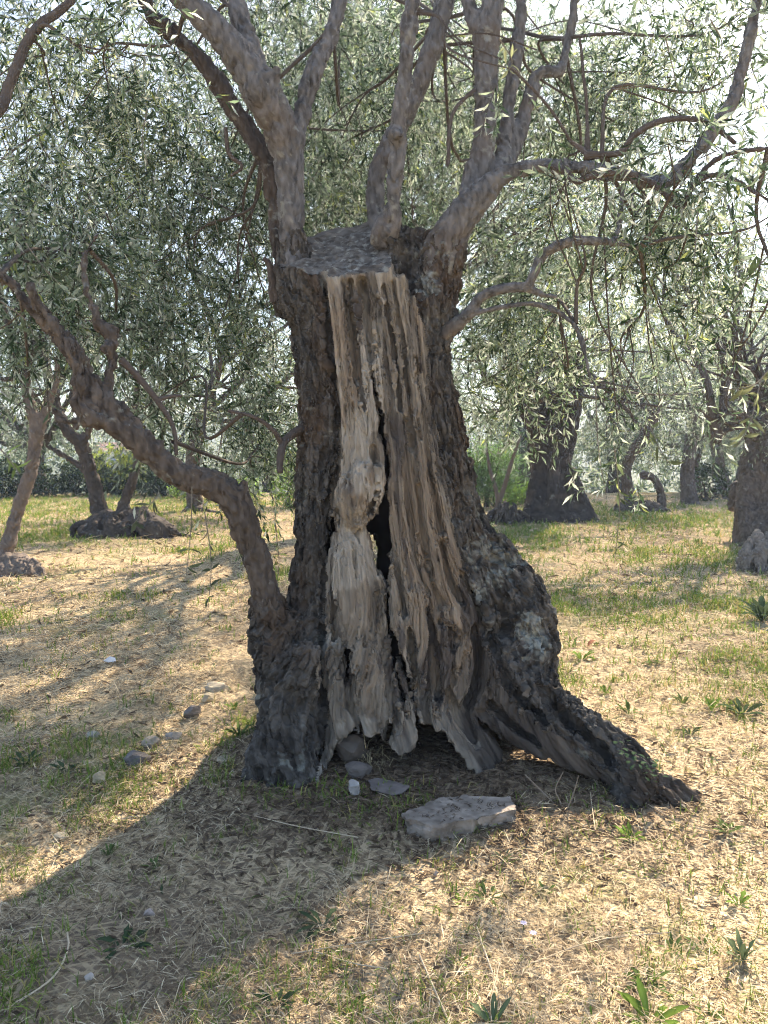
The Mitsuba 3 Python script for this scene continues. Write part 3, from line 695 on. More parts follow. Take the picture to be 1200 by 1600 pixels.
def patchy(x, y):
    """How green the ground is, 0 to 1, and how bare, lower-left shade counted in."""
    p = np.stack([np.asarray(x, float), np.asarray(y, float), np.zeros(np.shape(x))], -1)
    g = 0.8 * sstep(0.55, 0.70, fbm(p * np.array([0.8, 0.55, 1]), 3, 210) * 0.65 + fbm(p * 3.5, 2, 211) * 0.35)
    for px, py, r in ((930, 955, 0.7), (1150, 950, 0.9), (1180, 1060, 0.5), (60, 1220, 0.45), (30, 1290, 0.3), (100, 792, 3.5), (-60, 790, 4), (230, 792, 3), (1030, 812, 2.0), (90, 835, 1.5), (830, 830, 1.0), (1060, 870, 0.8)):
        c = ground_at(px, py)
        g = np.maximum(g, np.exp(-((p[..., 0] - c[0])**2 + ((p[..., 1] - c[1]) * 0.8)**2) / r**2))
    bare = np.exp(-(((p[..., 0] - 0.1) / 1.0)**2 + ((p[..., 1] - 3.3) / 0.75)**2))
    for px, py, r in ((480, 1420, 0.75), (300, 1380, 0.6), (640, 1330, 0.5), (700, 1480, 0.4)):
        c = ground_at(px, py)
        g = g * (1 - 0.85 * np.exp(-((p[..., 0] - c[0])**2 + (p[..., 1] - c[1])**2) / r**2))
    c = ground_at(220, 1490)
    bare = np.maximum(bare, 0.95 * np.exp(-(((p[..., 0] - c[0]) / 0.8)**2 + ((p[..., 1] - c[1]) / 0.6)**2)))  # lower-left patch: bare soil, plus the shade there darkened in colour
    return np.clip(g, 0, 1), bare


def axis(stops):
    out = [stops[0][0]]
    for (a, _), (b, h) in zip(stops[:-1], stops[1:]):
        out += list(np.linspace(a, b, max(2, int(round(abs(b - a) / h)) + 1))[1:])
    return np.array(out)


gx = axis([(-900, 1), (-200, 100), (-60, 14), (-20, 2), (-6, 0.4), (-2.5, 0.1), (2.5, 0.06), (6, 0.08), (20, 0.4), (60, 2), (200, 14), (900, 100)])
gy = axis([(-60, 1), (-6, 6), (1.2, 0.6), (6, 0.06), (10, 0.12), (30, 0.35), (70, 2), (300, 20), (1500, 150)])
X, Y = np.meshgrid(gx, gy, indexing='ij')
gv = np.stack([X, Y, ground_z(X, Y)], -1).reshape(-1, 3)
i, j = np.meshgrid(np.arange(len(gx) - 1), np.arange(len(gy) - 1), indexing='ij')
n_ = len(gy)
gq = np.stack([i * n_ + j, (i + 1) * n_ + j, (i + 1) * n_ + j + 1, i * n_ + j + 1], -1).reshape(-1, 4)
gf = np.vstack([gq[:, [0, 1, 2]], gq[:, [0, 2, 3]]])
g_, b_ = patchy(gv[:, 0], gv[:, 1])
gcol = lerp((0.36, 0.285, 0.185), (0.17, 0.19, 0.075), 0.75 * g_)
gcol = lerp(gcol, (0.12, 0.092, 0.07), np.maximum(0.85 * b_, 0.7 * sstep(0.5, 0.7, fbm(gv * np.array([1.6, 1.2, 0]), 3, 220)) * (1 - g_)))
gcol = gcol * (0.75 + 0.5 * fbm(gv * np.array([9, 9, 0]), 3, 221))[:, None]
gcol = lerp(gcol, (0.09, 0.12, 0.05), sstep(24, 30, gv[:, 1]))


def soil_bump(p, n, uv):
    return 0.03 * mikit.fbm(p.x * 45, p.y * 45, 0, 3)


GREEN_SPOTS = [(*ground_at(px, py)[:2], r) for px, py, r in ((930, 955, 0.7), (1150, 950, 0.9), (1180, 1060, 0.5), (60, 1220, 0.45), (100, 792, 3.5), (-60, 790, 4), (230, 792, 3), (1030, 812, 2.0), (90, 835, 1.5), (830, 830, 1.0), (1060, 870, 0.8))]
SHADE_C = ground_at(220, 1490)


def ground_color(p, n, uv):
    x, y = p.x, p.y
    warp = mikit.noise(x * 6, y * 6, 1)
    s = 0
    for k, a in enumerate((0.3, 1.3, 2.4)):
        u, w = x * math.cos(a) + y * math.sin(a), -x * math.sin(a) + y * math.cos(a)
        s = dr.maximum(s, mikit.smoothstep(0.60, 0.86, mikit.noise(u * 24 + 3 * warp, w * 190 + 9 * warp, k * 7.0)))
    fine = mikit.fbm(x * 55, y * 55, 3, 3)
    low = mikit.fbm(x * 1.7, y * 1.3, 5, 3)
    c = mikit.mix((0.17, 0.135, 0.095), (0.43, 0.335, 0.205), mikit.smoothstep(0.25, 0.7, 0.55 * fine + 0.45 * mikit.fbm(x * 7, y * 6, 9, 2)))
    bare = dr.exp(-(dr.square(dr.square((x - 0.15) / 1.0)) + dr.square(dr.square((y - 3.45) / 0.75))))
    bare = dr.maximum(bare, 0.9 * dr.exp(-(dr.square((x - float(SHADE_C[0])) / 0.8) + dr.square((y - float(SHADE_C[1])) / 0.6))))  # soil colour also darkened for the cast shade at the lower left
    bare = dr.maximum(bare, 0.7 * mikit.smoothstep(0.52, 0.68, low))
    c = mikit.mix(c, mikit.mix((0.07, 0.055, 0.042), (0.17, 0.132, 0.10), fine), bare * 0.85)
    c = mikit.mix(c, (0.66, 0.54, 0.35), s * (1 - 0.75 * bare))
    g = 0.6 * mikit.smoothstep(0.54, 0.68, mikit.fbm(x * 0.8, y * 0.6, 21, 3))
    for gx_, gy_, r in GREEN_SPOTS:
        g = dr.maximum(g, dr.exp(-(dr.square(x - float(gx_)) + dr.square((y - float(gy_)) * 0.8)) / float(r * r)))
    c = mikit.mix(c, mikit.mix((0.09, 0.12, 0.04), (0.22, 0.25, 0.09), fine), 0.7 * g * mikit.smoothstep(0.3, 0.6, mikit.fbm(x * 9, y * 9, 31, 2)) * (1 - bare))
    return mikit.mix(c, (0.09, 0.12, 0.05), mikit.smoothstep(24, 30, y))


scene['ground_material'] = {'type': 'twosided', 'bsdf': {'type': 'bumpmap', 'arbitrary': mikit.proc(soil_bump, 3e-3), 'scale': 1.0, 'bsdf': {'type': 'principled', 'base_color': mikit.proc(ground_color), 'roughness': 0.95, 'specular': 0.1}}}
gcol = lerp(gcol, (0.045, 0.036, 0.03), 0.9 * np.exp(-(((gv[:, 0] - 0.55) / 0.55)**4 + ((gv[:, 1] - 3.6) / 0.42)**4)))  # shade of the hollow under the right root, put into the vertex colour
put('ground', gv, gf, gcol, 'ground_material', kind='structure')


def blades(P, az, lift, length, width, bend, rng, slim=False):
    """Thin bent blades: bases P, direction az, lift = elevation of the first half (radians), bend = change of elevation for the second half."""
    n = len(P)
    h = np.stack([np.cos(az), np.sin(az)], 1)
    side = np.stack([-h[:, 1], h[:, 0], rng.uniform(-0.4, 0.4, n)], 1) * (width / 2)[:, None]

    def step(e):
        return np.concatenate([h * np.cos(e)[:, None], np.sin(e)[:, None]], 1)

    m = P + step(lift) * (length * 0.5)[:, None]
    t = m + step(lift + bend) * (length * 0.5)[:, None]
    if slim:
        return np.stack([P, m - side, m + side, t], 1).reshape(-1, 3), ((np.arange(n) * 4)[:, None, None] + np.array([[0, 2, 1], [1, 2, 3]])).reshape(-1, 3)
    v = np.stack([P - side, P + side, m - side * 0.8, m + side * 0.8, t], 1).reshape(-1, 3)
    o = (np.arange(n) * 5)[:, None, None]
    f = (o + np.array([[0, 1, 3], [0, 3, 2], [2, 3, 4]])).reshape(-1, 3)
    return v, f


rng = np.random.default_rng(5)


def scatter(n, y0, y1, power=1.0):
    """Ground points, thinning out with distance, over a wedge wider than the view."""
    u = rng.uniform(0, 1, n)
    y = y0 * (y1 / y0)**(u**power)
    x = rng.uniform(-1, 1, n) * (0.62 * y + 0.5)
    return x, y


def far_scale(y):
    return np.clip(y / 3.2, 0.8, 5)


# dry cut straw lying on the soil
n = 210000
x, y = scatter(n, 1.75, 24)
g_, b_ = patchy(x, y)
keep = rng.uniform(0, 1, n) < 0.4 + 0.7 * sstep(0.32, 0.62, fbm(np.stack([x * 2.2, y * 1.8, 0 * x], 1), 4, 230)) - 0.75 * b_
keep &= ((x - 0.25) / 0.75)**2 + ((y - 3.75) / 0.62)**2 > 1
x, y = x[keep], y[keep]
n = len(x)
s = far_scale(y)
L = (0.02 + 0.07 * rng.uniform(0, 1, n)**1.6) * s**0.6
big = rng.uniform(0, 1, n) < 0.07
L = np.where(big, L * 2.4, L)
v, f = blades(np.stack([x, y, ground_z(x, y) + 0.003 + rng.uniform(0, 0.012, n)], 1), rng.uniform(0, 2 * np.pi, n), rng.uniform(-0.05, 0.35, n), L, rng.uniform(0.0022, 0.0044, n) * s, rng.uniform(-0.7, 0.1, n), rng, True)
t = rng.uniform(0, 1, n)
c = lerp((0.32, 0.245, 0.15), (0.85, 0.76, 0.56), t)
c = lerp(c, (0.22, 0.17, 0.12), (rng.uniform(0, 1, n) < 0.16 + 0.35 * np.interp(b_[keep], [0, 1], [0, 1])).astype(float))
put('dry_straw', v, f, np.repeat(c, 4, 0), 'grass_material', smooth=False, label='dry cut straw strewn over the ground of the grove', category='straw', kind='stuff')

# green and yellowing grass
n = 75000
x, y = scatter(n, 1.75, 24)
g_, b_ = patchy(x, y)
k = fbm(np.stack([x * 5, y * 5, 0 * x], 1), 2, 233)
keep = (rng.uniform(0, 1, n) < np.clip(g_ * 1.1, 0, 1) * sstep(0.35, 0.6, k) + 0.03 + 0.05 * (x > 0.6)) & ((np.abs(x - 0.05) > 0.75) | (np.abs(y - CY) > 0.7))
x, y, g_ = x[keep], y[keep], g_[keep]
cl = 4
x, y, g_ = (np.repeat(q, cl) for q in (x, y, g_))
n = len(x)
s = far_scale(y)
x, y = x + rng.normal(0, 0.018, n) * s, y + rng.normal(0, 0.018, n) * s
v, f = blades(np.stack([x, y, ground_z(x, y) - 0.004], 1), rng.uniform(0, 2 * np.pi, n), rng.uniform(0.5, 1.5, n), rng.uniform(0.03, 0.085, n) * s**0.5, rng.uniform(0.003, 0.005, n) * s, rng.uniform(-1.1, -0.1, n), rng)
c = lerp((0.085, 0.155, 0.03), (0.27, 0.37, 0.075), rng.uniform(0, 1, n))
c = lerp(c, (0.42, 0.36, 0.14), (rng.uniform(0, 1, n) < 0.2).astype(float))
put('green_grass', v, f, np.repeat(c, 5, 0), 'grass_material', smooth=False, label='short green and yellowing grass growing in patches', category='grass', kind='stuff')

# fallen olive leaves and bark crumbs
n = 9000
x, y = scatter(n, 1.75, 12)
x[:5000], y[:5000] = rng.normal(0.1, 0.75, 5000), rng.normal(3.2, 0.35, 5000)
s = far_scale(y)
az = rng.uniform(0, 2 * np.pi, n)
h = np.stack([np.cos(az), np.sin(az), rng.uniform(-0.3, 0.4, n)], 1)
w = np.stack([-h[:, 1], h[:, 0], rng.uniform(-0.5, 0.5, n)], 1) * (rng.uniform(0.004, 0.007, n) * s)[:, None]
h = h * (rng.uniform(0.018, 0.032, n) * s)[:, None]
P = np.stack([x, y, ground_z(x, y) + rng.uniform(0.004, 0.014, n)], 1)
v = np.stack([P - h, P + w, P + h, P - w + [0, 0, 0.004]], 1).reshape(-1, 3)
f = ((np.arange(n) * 4)[:, None, None] + np.array([[0, 1, 2], [0, 2, 3]])).reshape(-1, 3)
c = lerp((0.09, 0.068, 0.05), (0.26, 0.20, 0.14), rng.uniform(0, 1, n)**1.5)
put('leaf_litter', v, f, np.repeat(c, 4, 0), 'grass_material', smooth=False, label='fallen olive leaves and bark crumbs on the soil', category='leaf litter', kind='stuff')


# ---------------------------------------------------------------- stones
def rock(dims, seed, cuts=11, flat_top=None, rough=0.09, sub=4):
    r = np.random.default_rng(seed)
    m = trimesh.creation.icosphere(sub)
    v = np.array(m.vertices)
    if flat_top:
        v[:, 2] = np.clip(v[:, 2], -flat_top, flat_top) / flat_top
    for _ in range(cuts):
        d = r.normal(0, 1, 3) * [1, 1, 0.6]
        d /= np.linalg.norm(d)
        e = v @ d - r.uniform(0.5, 0.82)
        v -= np.maximum(e, 0)[:, None] * d
    v = v * (1 + rough * (fbm(v * 3.0 + seed, 3, seed) - 0.5) * 2)[:, None] + rough * 0.5 * (np.stack([fbm(v * 9 + seed, 2, seed + k) for k in range(3)], 1) - 0.5)
    return v * np.asarray(dims) / 2, np.array(m.faces)


def stone(px, py, w, d, h, label, color, seed, rot=0.0, sink=0.3, flat_top=None, name='stone', tilt=0.0, Y=None, cuts=17):
    c = ground_at(px, py)
    v, f = rock((w, d, h), seed, cuts, flat_top, sub=4 if w > 0.15 else 3)
    R = trimesh.transformations.euler_matrix(tilt, 0, rot)[:3, :3]
    v = v @ R.T + [c[0], c[1], ground_z(c[0], c[1]) + h * (0.5 - sink)]
    k = fbm(v * 30, 3, seed)
    col = lerp(np.array(color) * 0.72, np.array(color) * 1.25, np.clip(1.6 * k - 0.3, 0, 1))
    put(numbered(name), v, f, col, 'stone_material', smooth=False, label=label, category='stone', group=None)


def stone_bump(p, n, uv):
    return 0.006 * mikit.fbm(p.x * 120, p.y * 120, p.z * 120, 3)


scene['stone_material'] = vcol_bsdf(0.9, 0.25, mikit.proc(stone_bump, 1.5e-3))
SLABZ = 0.065
def on_level(px, py, z):
    q = ground_at(px, py)
    return (np.array([0, 0, EYE]) + (q - [0, 0, EYE]) * (EYE - z) / EYE)[:2]


pg = shapely.Polygon([on_level(*q, SLABZ) for q in ((630, 1272), (640, 1264), (662, 1258), (690, 1246), (730, 1242), (768, 1246), (798, 1244), (802, 1256), (808, 1264), (778, 1269), (752, 1274), (738, 1281), (712, 1284), (690, 1290), (664, 1289), (650, 1281), (634, 1279))])
m = trimesh.creation.extrude_polygon(pg, 0.15, engine='earcut')
v, f = trimesh.remesh.subdivide_to_size(m.vertices, m.faces, 0.016)
m = trimesh.Trimesh(v, f)
v, f = np.array(m.vertices), np.array(m.faces)
ct = np.array([pg.centroid.x, pg.centroid.y])
v[:, :2] = ct + (v[:, :2] - ct) * (0.9 + 0.1 * sstep(0.0, 0.13, v[:, 2]))[:, None]
v[:, 2] += SLABZ - 0.15 - 0.03 * (v[:, 0] < ct[0] - 0.1) * (v[:, 2] < 0.1)
f1, f2, w = worley(v * np.array([11, 11, 24.0]))
n = vnormals(v, f)
side_ = (np.abs(n[:, 2]) < 0.85)[:, None] * [1, 1, 0]
v = v + n * side_ * (0.022 * (w - 0.6) + 0.02 * (fbm(v * 20, 4, 61) - 0.5))[:, None]
v[:, 2] += (v[:, 2] > 0.0) * (0.016 * (fbm(v * np.array([9, 9, 0]), 4, 63) - 0.5) + 0.006 * (fbm(v * np.array([45, 45, 0]), 2, 64) - 0.5))
k = fbm(v * 24, 4, 62)
col = lerp((0.15, 0.13, 0.11), (0.34, 0.30, 0.26), np.clip(2.4 * k - 0.7, 0, 1))
put('stone', v, f, col, 'stone_material', smooth=False, label='large flat grey-brown slab in front of the hollow trunk', category='stone')
n = 130
x, y = rng.normal(0, 1, n), rng.normal(0, 1, n)
q = np.array([on_level(*([(690, 1268), (755, 1262)][k % 2]), SLABZ) for k in range(n)])
x, y = q[:, 0] + 0.09 * x, q[:, 1] + 0.045 * y
ok = shapely.contains_xy(pg.buffer(-0.02), x, y)
x, y = x[ok], y[ok]
n = len(x)
v, f = blades(np.stack([x, y, np.full(n, SLABZ + 0.004)], 1), rng.uniform(0, 2 * np.pi, n), rng.uniform(-0.1, 0.3, n), rng.uniform(0.01, 0.03, n), rng.uniform(0.003, 0.007, n), rng.uniform(-0.3, 0.1, n), rng)
put('bark_crumbs', v, f, np.repeat(lerp((0.07, 0.057, 0.047), (0.20, 0.16, 0.125), rng.uniform(0, 1, n)), 5, 0), 'grass_material', smooth=False, label='dark bark crumbs and dead leaves lying on the slab', category='leaf litter', kind='stuff')
stone(610, 1248, 0.24, 0.16, 0.06, 'low dark flat stone behind the large slab', (0.17, 0.15, 0.14), 8, -0.2, 0.3, 0.5)
stone(553, 1258, 0.075, 0.07, 0.085, 'small pale angular stone left of the large slab', (0.36, 0.35, 0.34), 5, 0.4, 0.1)
stone(548, 1212, 0.17, 0.16, 0.16, 'round dark stone in the low gap of the trunk', (0.12, 0.105, 0.09), 9, 0.2, 0.1)
stone(562, 1228, 0.16, 0.12, 0.08, 'dark stone under the round one in the trunk gap', (0.14, 0.125, 0.115), 12, 0.2, 0.2)
stone(325, 1094, 0.12, 0.10, 0.075, 'pale yellowish stone on the slope left of the trunk', (0.42, 0.37, 0.27), 21, 0.5, 0.3)
stone(340, 1074, 0.19, 0.14, 0.07, 'pale flat stone farthest up the slope left of the trunk', (0.40, 0.36, 0.28), 22, 0.1, 0.4, 0.5)
stone(303, 1117, 0.13, 0.11, 0.09, 'dark stone with one shaded face left of the trunk', (0.19, 0.175, 0.17), 23, 0.9, 0.2)
stone(271, 1146, 0.14, 0.10, 0.08, 'long grey stone half sunk left of the trunk', (0.33, 0.31, 0.28), 24, 0.3, 0.45, 0.6)
stone(239, 1160, 0.12, 0.09, 0.07, 'tan stone beside a dark flat one', (0.34, 0.30, 0.24), 25, -0.2, 0.35)
stone(218, 1187, 0.18, 0.13, 0.07, 'dark flat stone lowest in the line of stones', (0.15, 0.14, 0.135), 26, 0.2, 0.3, 0.5)
stone(146, 1146, 0.11, 0.08, 0.05, 'pale stone alone in the grass far left', (0.40, 0.38, 0.33), 27, 0.2, 0.4)
stone(154, 1220, 0.085, 0.075, 0.075, 'bright cream stone standing in the sunlit patch', (0.52, 0.44, 0.30), 28, 0.2, 0.1)
stone(96, 1304, 0.085, 0.06, 0.035, 'small cream stone at the edge of the lower shade', (0.50, 0.43, 0.30), 29, 0.1, 0.3)
stone(352, 1196, 0.11, 0.08, 0.05, 'pale stone beside the foot of the left root', (0.42, 0.37, 0.28), 30, 0.1, 0.4, 0.6)
stone(232, 1417, 0.055, 0.04, 0.03, 'small pinkish stone in the shade above the thistle', (0.36, 0.31, 0.28), 31, 0.1, 0.3)
stone(140, 1531, 0.035, 0.03, 0.025, 'tiny pale stone near the lower left corner', (0.45, 0.41, 0.36), 32, 0.1, 0.3)
stone(681, 1358, 0.02, 0.02, 0.02, 'small round pebble in front of the large slab', (0.30, 0.27, 0.24), 33, 0.1, 0.2)


# ---------------------------------------------------------------- weeds
def leaf_strip(base, az, lift, length, width, curl, color, rng, lobes=0):
    """A broad leaf, folded along its midrib and arching over."""
    n = 7
    t = np.linspace(0, 1, n)
    e = lift + curl * t
    ds = length / (n - 1)
    pr = np.concatenate([[0], np.cumsum(np.cos(e[:-1]) * ds)])
    pz = np.concatenate([[0], np.cumsum(np.sin(e[:-1]) * ds)])
    h = np.array([math.cos(az), math.sin(az), 0])
    s = np.array([-h[1], h[0], 0])
    mid = base + pr[:, None] * h + pz[:, None] * [0, 0, 1]
    w = width * np.clip(np.sin(np.pi * np.clip(t, 0, 1)**1.35 * 0.97 + 0.05)**0.8, 0.10, 1) * (1 + (0.35 * np.cos(t * np.pi * 2 * lobes) if lobes else 0))
    w[-1] = 0.02 * width
    up = np.stack([-np.sin(e)[:, None] * h + np.cos(e)[:, None] * np.array([0, 0, 1])], 0)[0]
    lf = mid + s * w[:, None] / 2 + up * w[:, None] * 0.16
    rt = mid - s * w[:, None] / 2 + up * w[:, None] * 0.16
    v = np.vstack([lf, mid, rt])
    k = np.arange(n - 1)
    f = np.vstack([np.stack([k, k + n, k + n + 1], 1), np.stack([k, k + n + 1, k + 1], 1), np.stack([k + n, k + 2 * n, k + 2 * n + 1], 1), np.stack([k + n, k + 2 * n + 1, k + n + 1], 1)])
    c = np.broadcast_to(color, (len(v), 3)) * np.r_[np.ones(n), np.full(n, 1.25), np.ones(n)][:, None]
    return v, f, c


BRIGHT, DULL, BLUE, DARK = (0.12, 0.19, 0.04), (0.085, 0.125, 0.042), (0.10, 0.135, 0.075), (0.05, 0.075, 0.04)
WEEDS = [(190, 1472, 55, 13, DARK, 0.25, 'dark spiny thistle rosette in the lower left shade'), (985, 1304, 32, 10, BRIGHT, 0.75, 'leafy green weed at the foot of the right root'),
         (762, 1392, 36, 6, DULL, 0.7, 'weed with broad upright leaves right of the shadow edge'), (786, 1334, 22, 6, BLUE, 0.8, 'bluish weed against the front of the large slab'),
         (722, 1398, 26, 7, BRIGHT, 0.6, 'pale green seedling clump below the slab'), (1016, 1590, 62, 9, BRIGHT, 0.55, 'large bright weed at the bottom edge right of centre'),
         (770, 1594, 48, 8, BLUE, 0.7, 'grey-green weed at the bottom edge of the picture'), (1012, 1532, 40, 11, DULL, 0.45, 'round rosette just above the large bright weed'),
         (1098, 1470, 32, 7, DULL, 0.7, 'weed beside the tall blue-green one near the right edge'), (1160, 1500, 50, 6, BLUE, 1.1, 'tall blue-green weed with upright leaves near the right edge'),
         (852, 1384, 24, 5, DULL, 0.7, 'small two-leaved weed right of the shadow edge'), (556, 1566, 22, 5, BRIGHT, 0.8, 'tiny bright weed at the bottom below the shade'),
         (432, 1572, 40, 9, DARK, 0.6, 'dark tufted weed at the corner of the lower shade'), (717, 1494, 26, 5, BRIGHT, 0.8, 'seedling with one bright leaf in the sunlit straw'),
         (1108, 1584, 26, 6, DULL, 0.8, 'small weed right of the large bright one'), (925, 1584, 24, 3, BRIGHT, 1.3, 'single upright green leaf at the bottom edge'),
         (252, 1386, 20, 2, DARK, 1.4, 'single dark leaf standing in the lower left shade'), (374, 1158, 36, 8, DULL, 0.8, 'green weed close to the left root'),
         (366, 1108, 22, 9, BRIGHT, 1.0, 'bright grassy tuft by the line of stones'), (40, 1186, 30, 8, DARK, 0.7, 'dark weed at the left edge of the picture'),
         (104, 1202, 34, 9, DARK, 0.6, 'dark leafy weed left of the cream stone'), (140, 1208, 26, 6, BRIGHT, 0.6, 'bright-leaved weed beside the cream stone'),
         (1160, 1120, 44, 11, DARK, 0.7, 'dark green weed near the right edge beyond the root'), (1112, 1112, 34, 7, BRIGHT, 1.0, 'bright upright weed left of the dark one'),
         (1078, 1146, 26, 8, DARK, 0.7, 'low dark weed right of the root'), (982, 1116, 28, 9, DULL, 0.9, 'tufted weed behind the right root'),
         (1068, 1100, 24, 8, DULL, 0.9, 'small tufted weed farther behind the right root'), (946, 1082, 26, 5, BRIGHT, 1.0, 'thin-stalked weed by a clod behind the root'),
         (908, 1028, 30, 7, BRIGHT, 0.8, 'weed beside a fallen brown leaf'), (1020, 1040, 26, 7, DULL, 0.6, 'low weed in the straw right of the bulge'),
         (1190, 978, 60, 14, DARK, 0.9, 'big dark clump of leaves at the right edge'), (1138, 1296, 34, 8, DULL, 0.7, 'weed right of the root tip'),
         (1155, 1405, 30, 5, BRIGHT, 0.8, 'light green weed at the right edge above the tall one'), (505, 1437, 46, 7, DARK, 0.4, 'flat-leaved weed on the border of the shade'),
         (240, 1350, 22, 7, DULL, 1.0, 'small grass-like weed at the upper edge of the lower shade'), (170, 1330, 26, 8, DULL, 1.1, 'upright tuft left of the shadow of the trunk'), (1050, 1478, 26, 6, DULL, 0.9, 'weed with drooping leaves between the straws')]
rng = np.random.default_rng(17)
for px, py, size, nl, col, lift, lab in WEEDS:
    c = ground_at(px, py)
    c[2] = ground_z(c[0], c[1]) - 0.004
    s = 0.85 * size / F * np.hypot(c[1], 1.5)
    key = numbered('weed_plant')
    say(key, lab, 'plant')
    a0 = rng.uniform(0, 6)
    for k in range(nl + 3 if nl > 3 else nl):
        az = a0 + k * 2.4 + rng.normal(0, 0.2)
        L = s * rng.uniform(0.65, 1.15)
        v, f, cc = leaf_strip(c + 0.006 * np.array([math.cos(az), math.sin(az), 0]), az, lift * rng.uniform(0.75, 1.25) + 0.1, L, L * rng.uniform(0.13, 0.24), rng.uniform(-1.3, -0.4), np.array(col) * rng.uniform(0.75, 1.3), rng, lobes=rng.choice([0, 2, 3]))
        put(f'{key}__leaf' + (f'_{k:03d}' if k else ''), v, f, cc, 'grass_material')

# ---------------------------------------------------------------- dry stems, scraps, flowers
for rows, r, lab in (([(30, 1566), (84, 1532), (106, 1486), (105, 1452)], 0.003, 'curved pale stem lying in the lower left shade'), ([(455, 1482), (560, 1472), (662, 1457)], 0.0022, 'long straight straw below the shadow of the trunk'),
                     ([(655, 1488), (680, 1540), (706, 1602)], 0.003, 'straw lying towards the bottom edge of the picture'), ([(492, 1482), (550, 1500), (606, 1513)], 0.0022, 'thin dark straw crossing the sunlit hay'),
                     ([(745, 1444), (757, 1480), (770, 1512)], 0.003, 'short pale stick by a one-leaved seedling'), ([(830, 1500), (930, 1466), (1050, 1447)], 0.002, 'long pale straw in the open hay on the right'),
                     ([(1000, 1252), (1080, 1290), (1170, 1300)], 0.002, 'straw beyond the tip of the right root'), ([(560, 1313), (470, 1300), (400, 1285)], 0.002, 'straw in the shade before the left root'),
                     ([(930, 1300), (925, 1270), (922, 1248)], 0.002, 'short upright dry stem near the root foot')):
    p = np.array([ground_at(*q) for q in rows])
    p[:, 2] = ground_z(p[:, 0], p[:, 1]) + 0.014
    v, f = tube(spline(p, 6), r, 5)
    put(numbered('straw_stalk'), v, f, (0.55, 0.47, 0.34), 'plain_material', label=lab, category='dry stem')
n = 60
c = at(575, 1200, 3.45)
v, f = blades(np.array([c[0], c[1], 0.06]) + rng.normal(0, 1, (n, 3)) * [0.05, 0.04, 0.02], rng.uniform(0, 6.3, n), rng.uniform(0.2, 1.3, n), rng.uniform(0.06, 0.14, n), np.full(n, 0.003), rng.uniform(-1.6, -0.3, n), rng)
put('dry_grass_tuft', v, f, np.repeat(lerp((0.36, 0.30, 0.16), (0.66, 0.58, 0.38), rng.uniform(0, 1, n)), 5, 0), 'grass_material', smooth=False, label='tuft of dry grass over the round stone in the low gap of the trunk', category='grass')
say('ivy_plant', 'small dark ivy climbing over the outer end of the right root', 'plant')
for k in range(30):
    t = rng.uniform(0, 1)
    c = at(965 + 62 * t + rng.normal(0, 9), 1160 + 55 * t + rng.normal(0, 9), 3.20 - 0.06 * t)
    v, f, cc = leaf_strip(c, rng.uniform(-3.0, 0.0), rng.uniform(-0.4, 0.8), rng.uniform(0.02, 0.035), rng.uniform(0.014, 0.022), -0.5, np.array((0.045, 0.075, 0.045)) * rng.uniform(0.7, 1.6), rng)
    put('ivy_plant__leaf' + (f'_{k:03d}' if k else ''), v, f, cc, 'grass_material')
key = 'dry_stalk'
say(key, 'leafless forked dry stalk leaning before the hollow under the right root', 'dry plant')
for k, rows in enumerate(([(910, 1306, 3.0, 1.7), (880, 1270, 3.08, 1.5), (850, 1240, 3.14, 1.2), (820, 1210, 3.2, 0.9)], [(888, 1280, 3.06, 1.3), (874, 1250, 3.1, 1.1), (868, 1232, 3.12, 0.9), (880, 1206, 3.14, 0.7)], [(884, 1270, 3.07, 1.2), (896, 1240, 3.08, 1), (904, 1212, 3.1, 0.7)])):
    v, f = tube(*trace(rows, 4), 5)
    put(f'{key}__stem' + (f'_{k:03d}' if k else ''), v, f, (0.27, 0.22, 0.17), 'plain_material')
c = ground_at(172, 1036)
q = np.array([[-0.04, -0.02, 0.03], [0.0, -0.028, 0.022], [0.045, -0.012, 0.026], [0.03, 0.02, 0.04], [-0.01, 0.024, 0.05], [-0.035, 0.01, 0.03]])
v = np.vstack([q, q - [0, 0, 0.002]]) + [c[0], c[1], ground_z(c[0], c[1])]
put('paper_scrap', v, np.array([[0, 1, 4], [1, 2, 3], [1, 3, 4], [0, 4, 5], [6, 10, 7], [7, 9, 8], [7, 10, 9], [6, 11, 10]]), (0.75, 0.76, 0.78), 'plain_material', smooth=False, label='crumpled white scrap lying in the shade on the left', category='litter')
c = ground_at(918, 1012)
v, f, cc = leaf_strip(np.array([c[0], c[1], ground_z(c[0], c[1]) + 0.01]), 0.4, 0.9, 0.09, 0.05, -0.9, (0.30, 0.15, 0.10), rng)
put('fallen_leaf', v, f, cc, 'grass_material', label='curled reddish brown leaf in the grass right of the bulge', category='leaf')
for px, py, lab in ((833, 1458, 'pale lilac flower in the straw, the larger one'), (818, 1442, 'pale lilac flower in the straw, the smaller one behind')):
    c = ground_at(px, py)
    c[2] = ground_z(c[0], c[1]) + 0.03
    key = numbered('flower')
    say(key, lab, 'flower')
    for k in range(7):
        v, f, cc = leaf_strip(c, k * 0.9, 0.35, 0.013, 0.007, -0.4, (0.45, 0.45, 0.62), rng)
        put(f'{key}__petal' + (f'_{k:03d}' if k else ''), v, f, cc, 'grass_material')
    v, f = tube(np.array([c - [0, 0, 0.04], c]), 0.0015, 4)
    put(f'{key}__stem', v, f, (0.12, 0.16, 0.06), 'plain_material')

# ---------------------------------------------------------------- leaves
def lit_polygon(rows):
    return shapely.Polygon([tuple(ground_at(*q)[:2]) for q in rows])


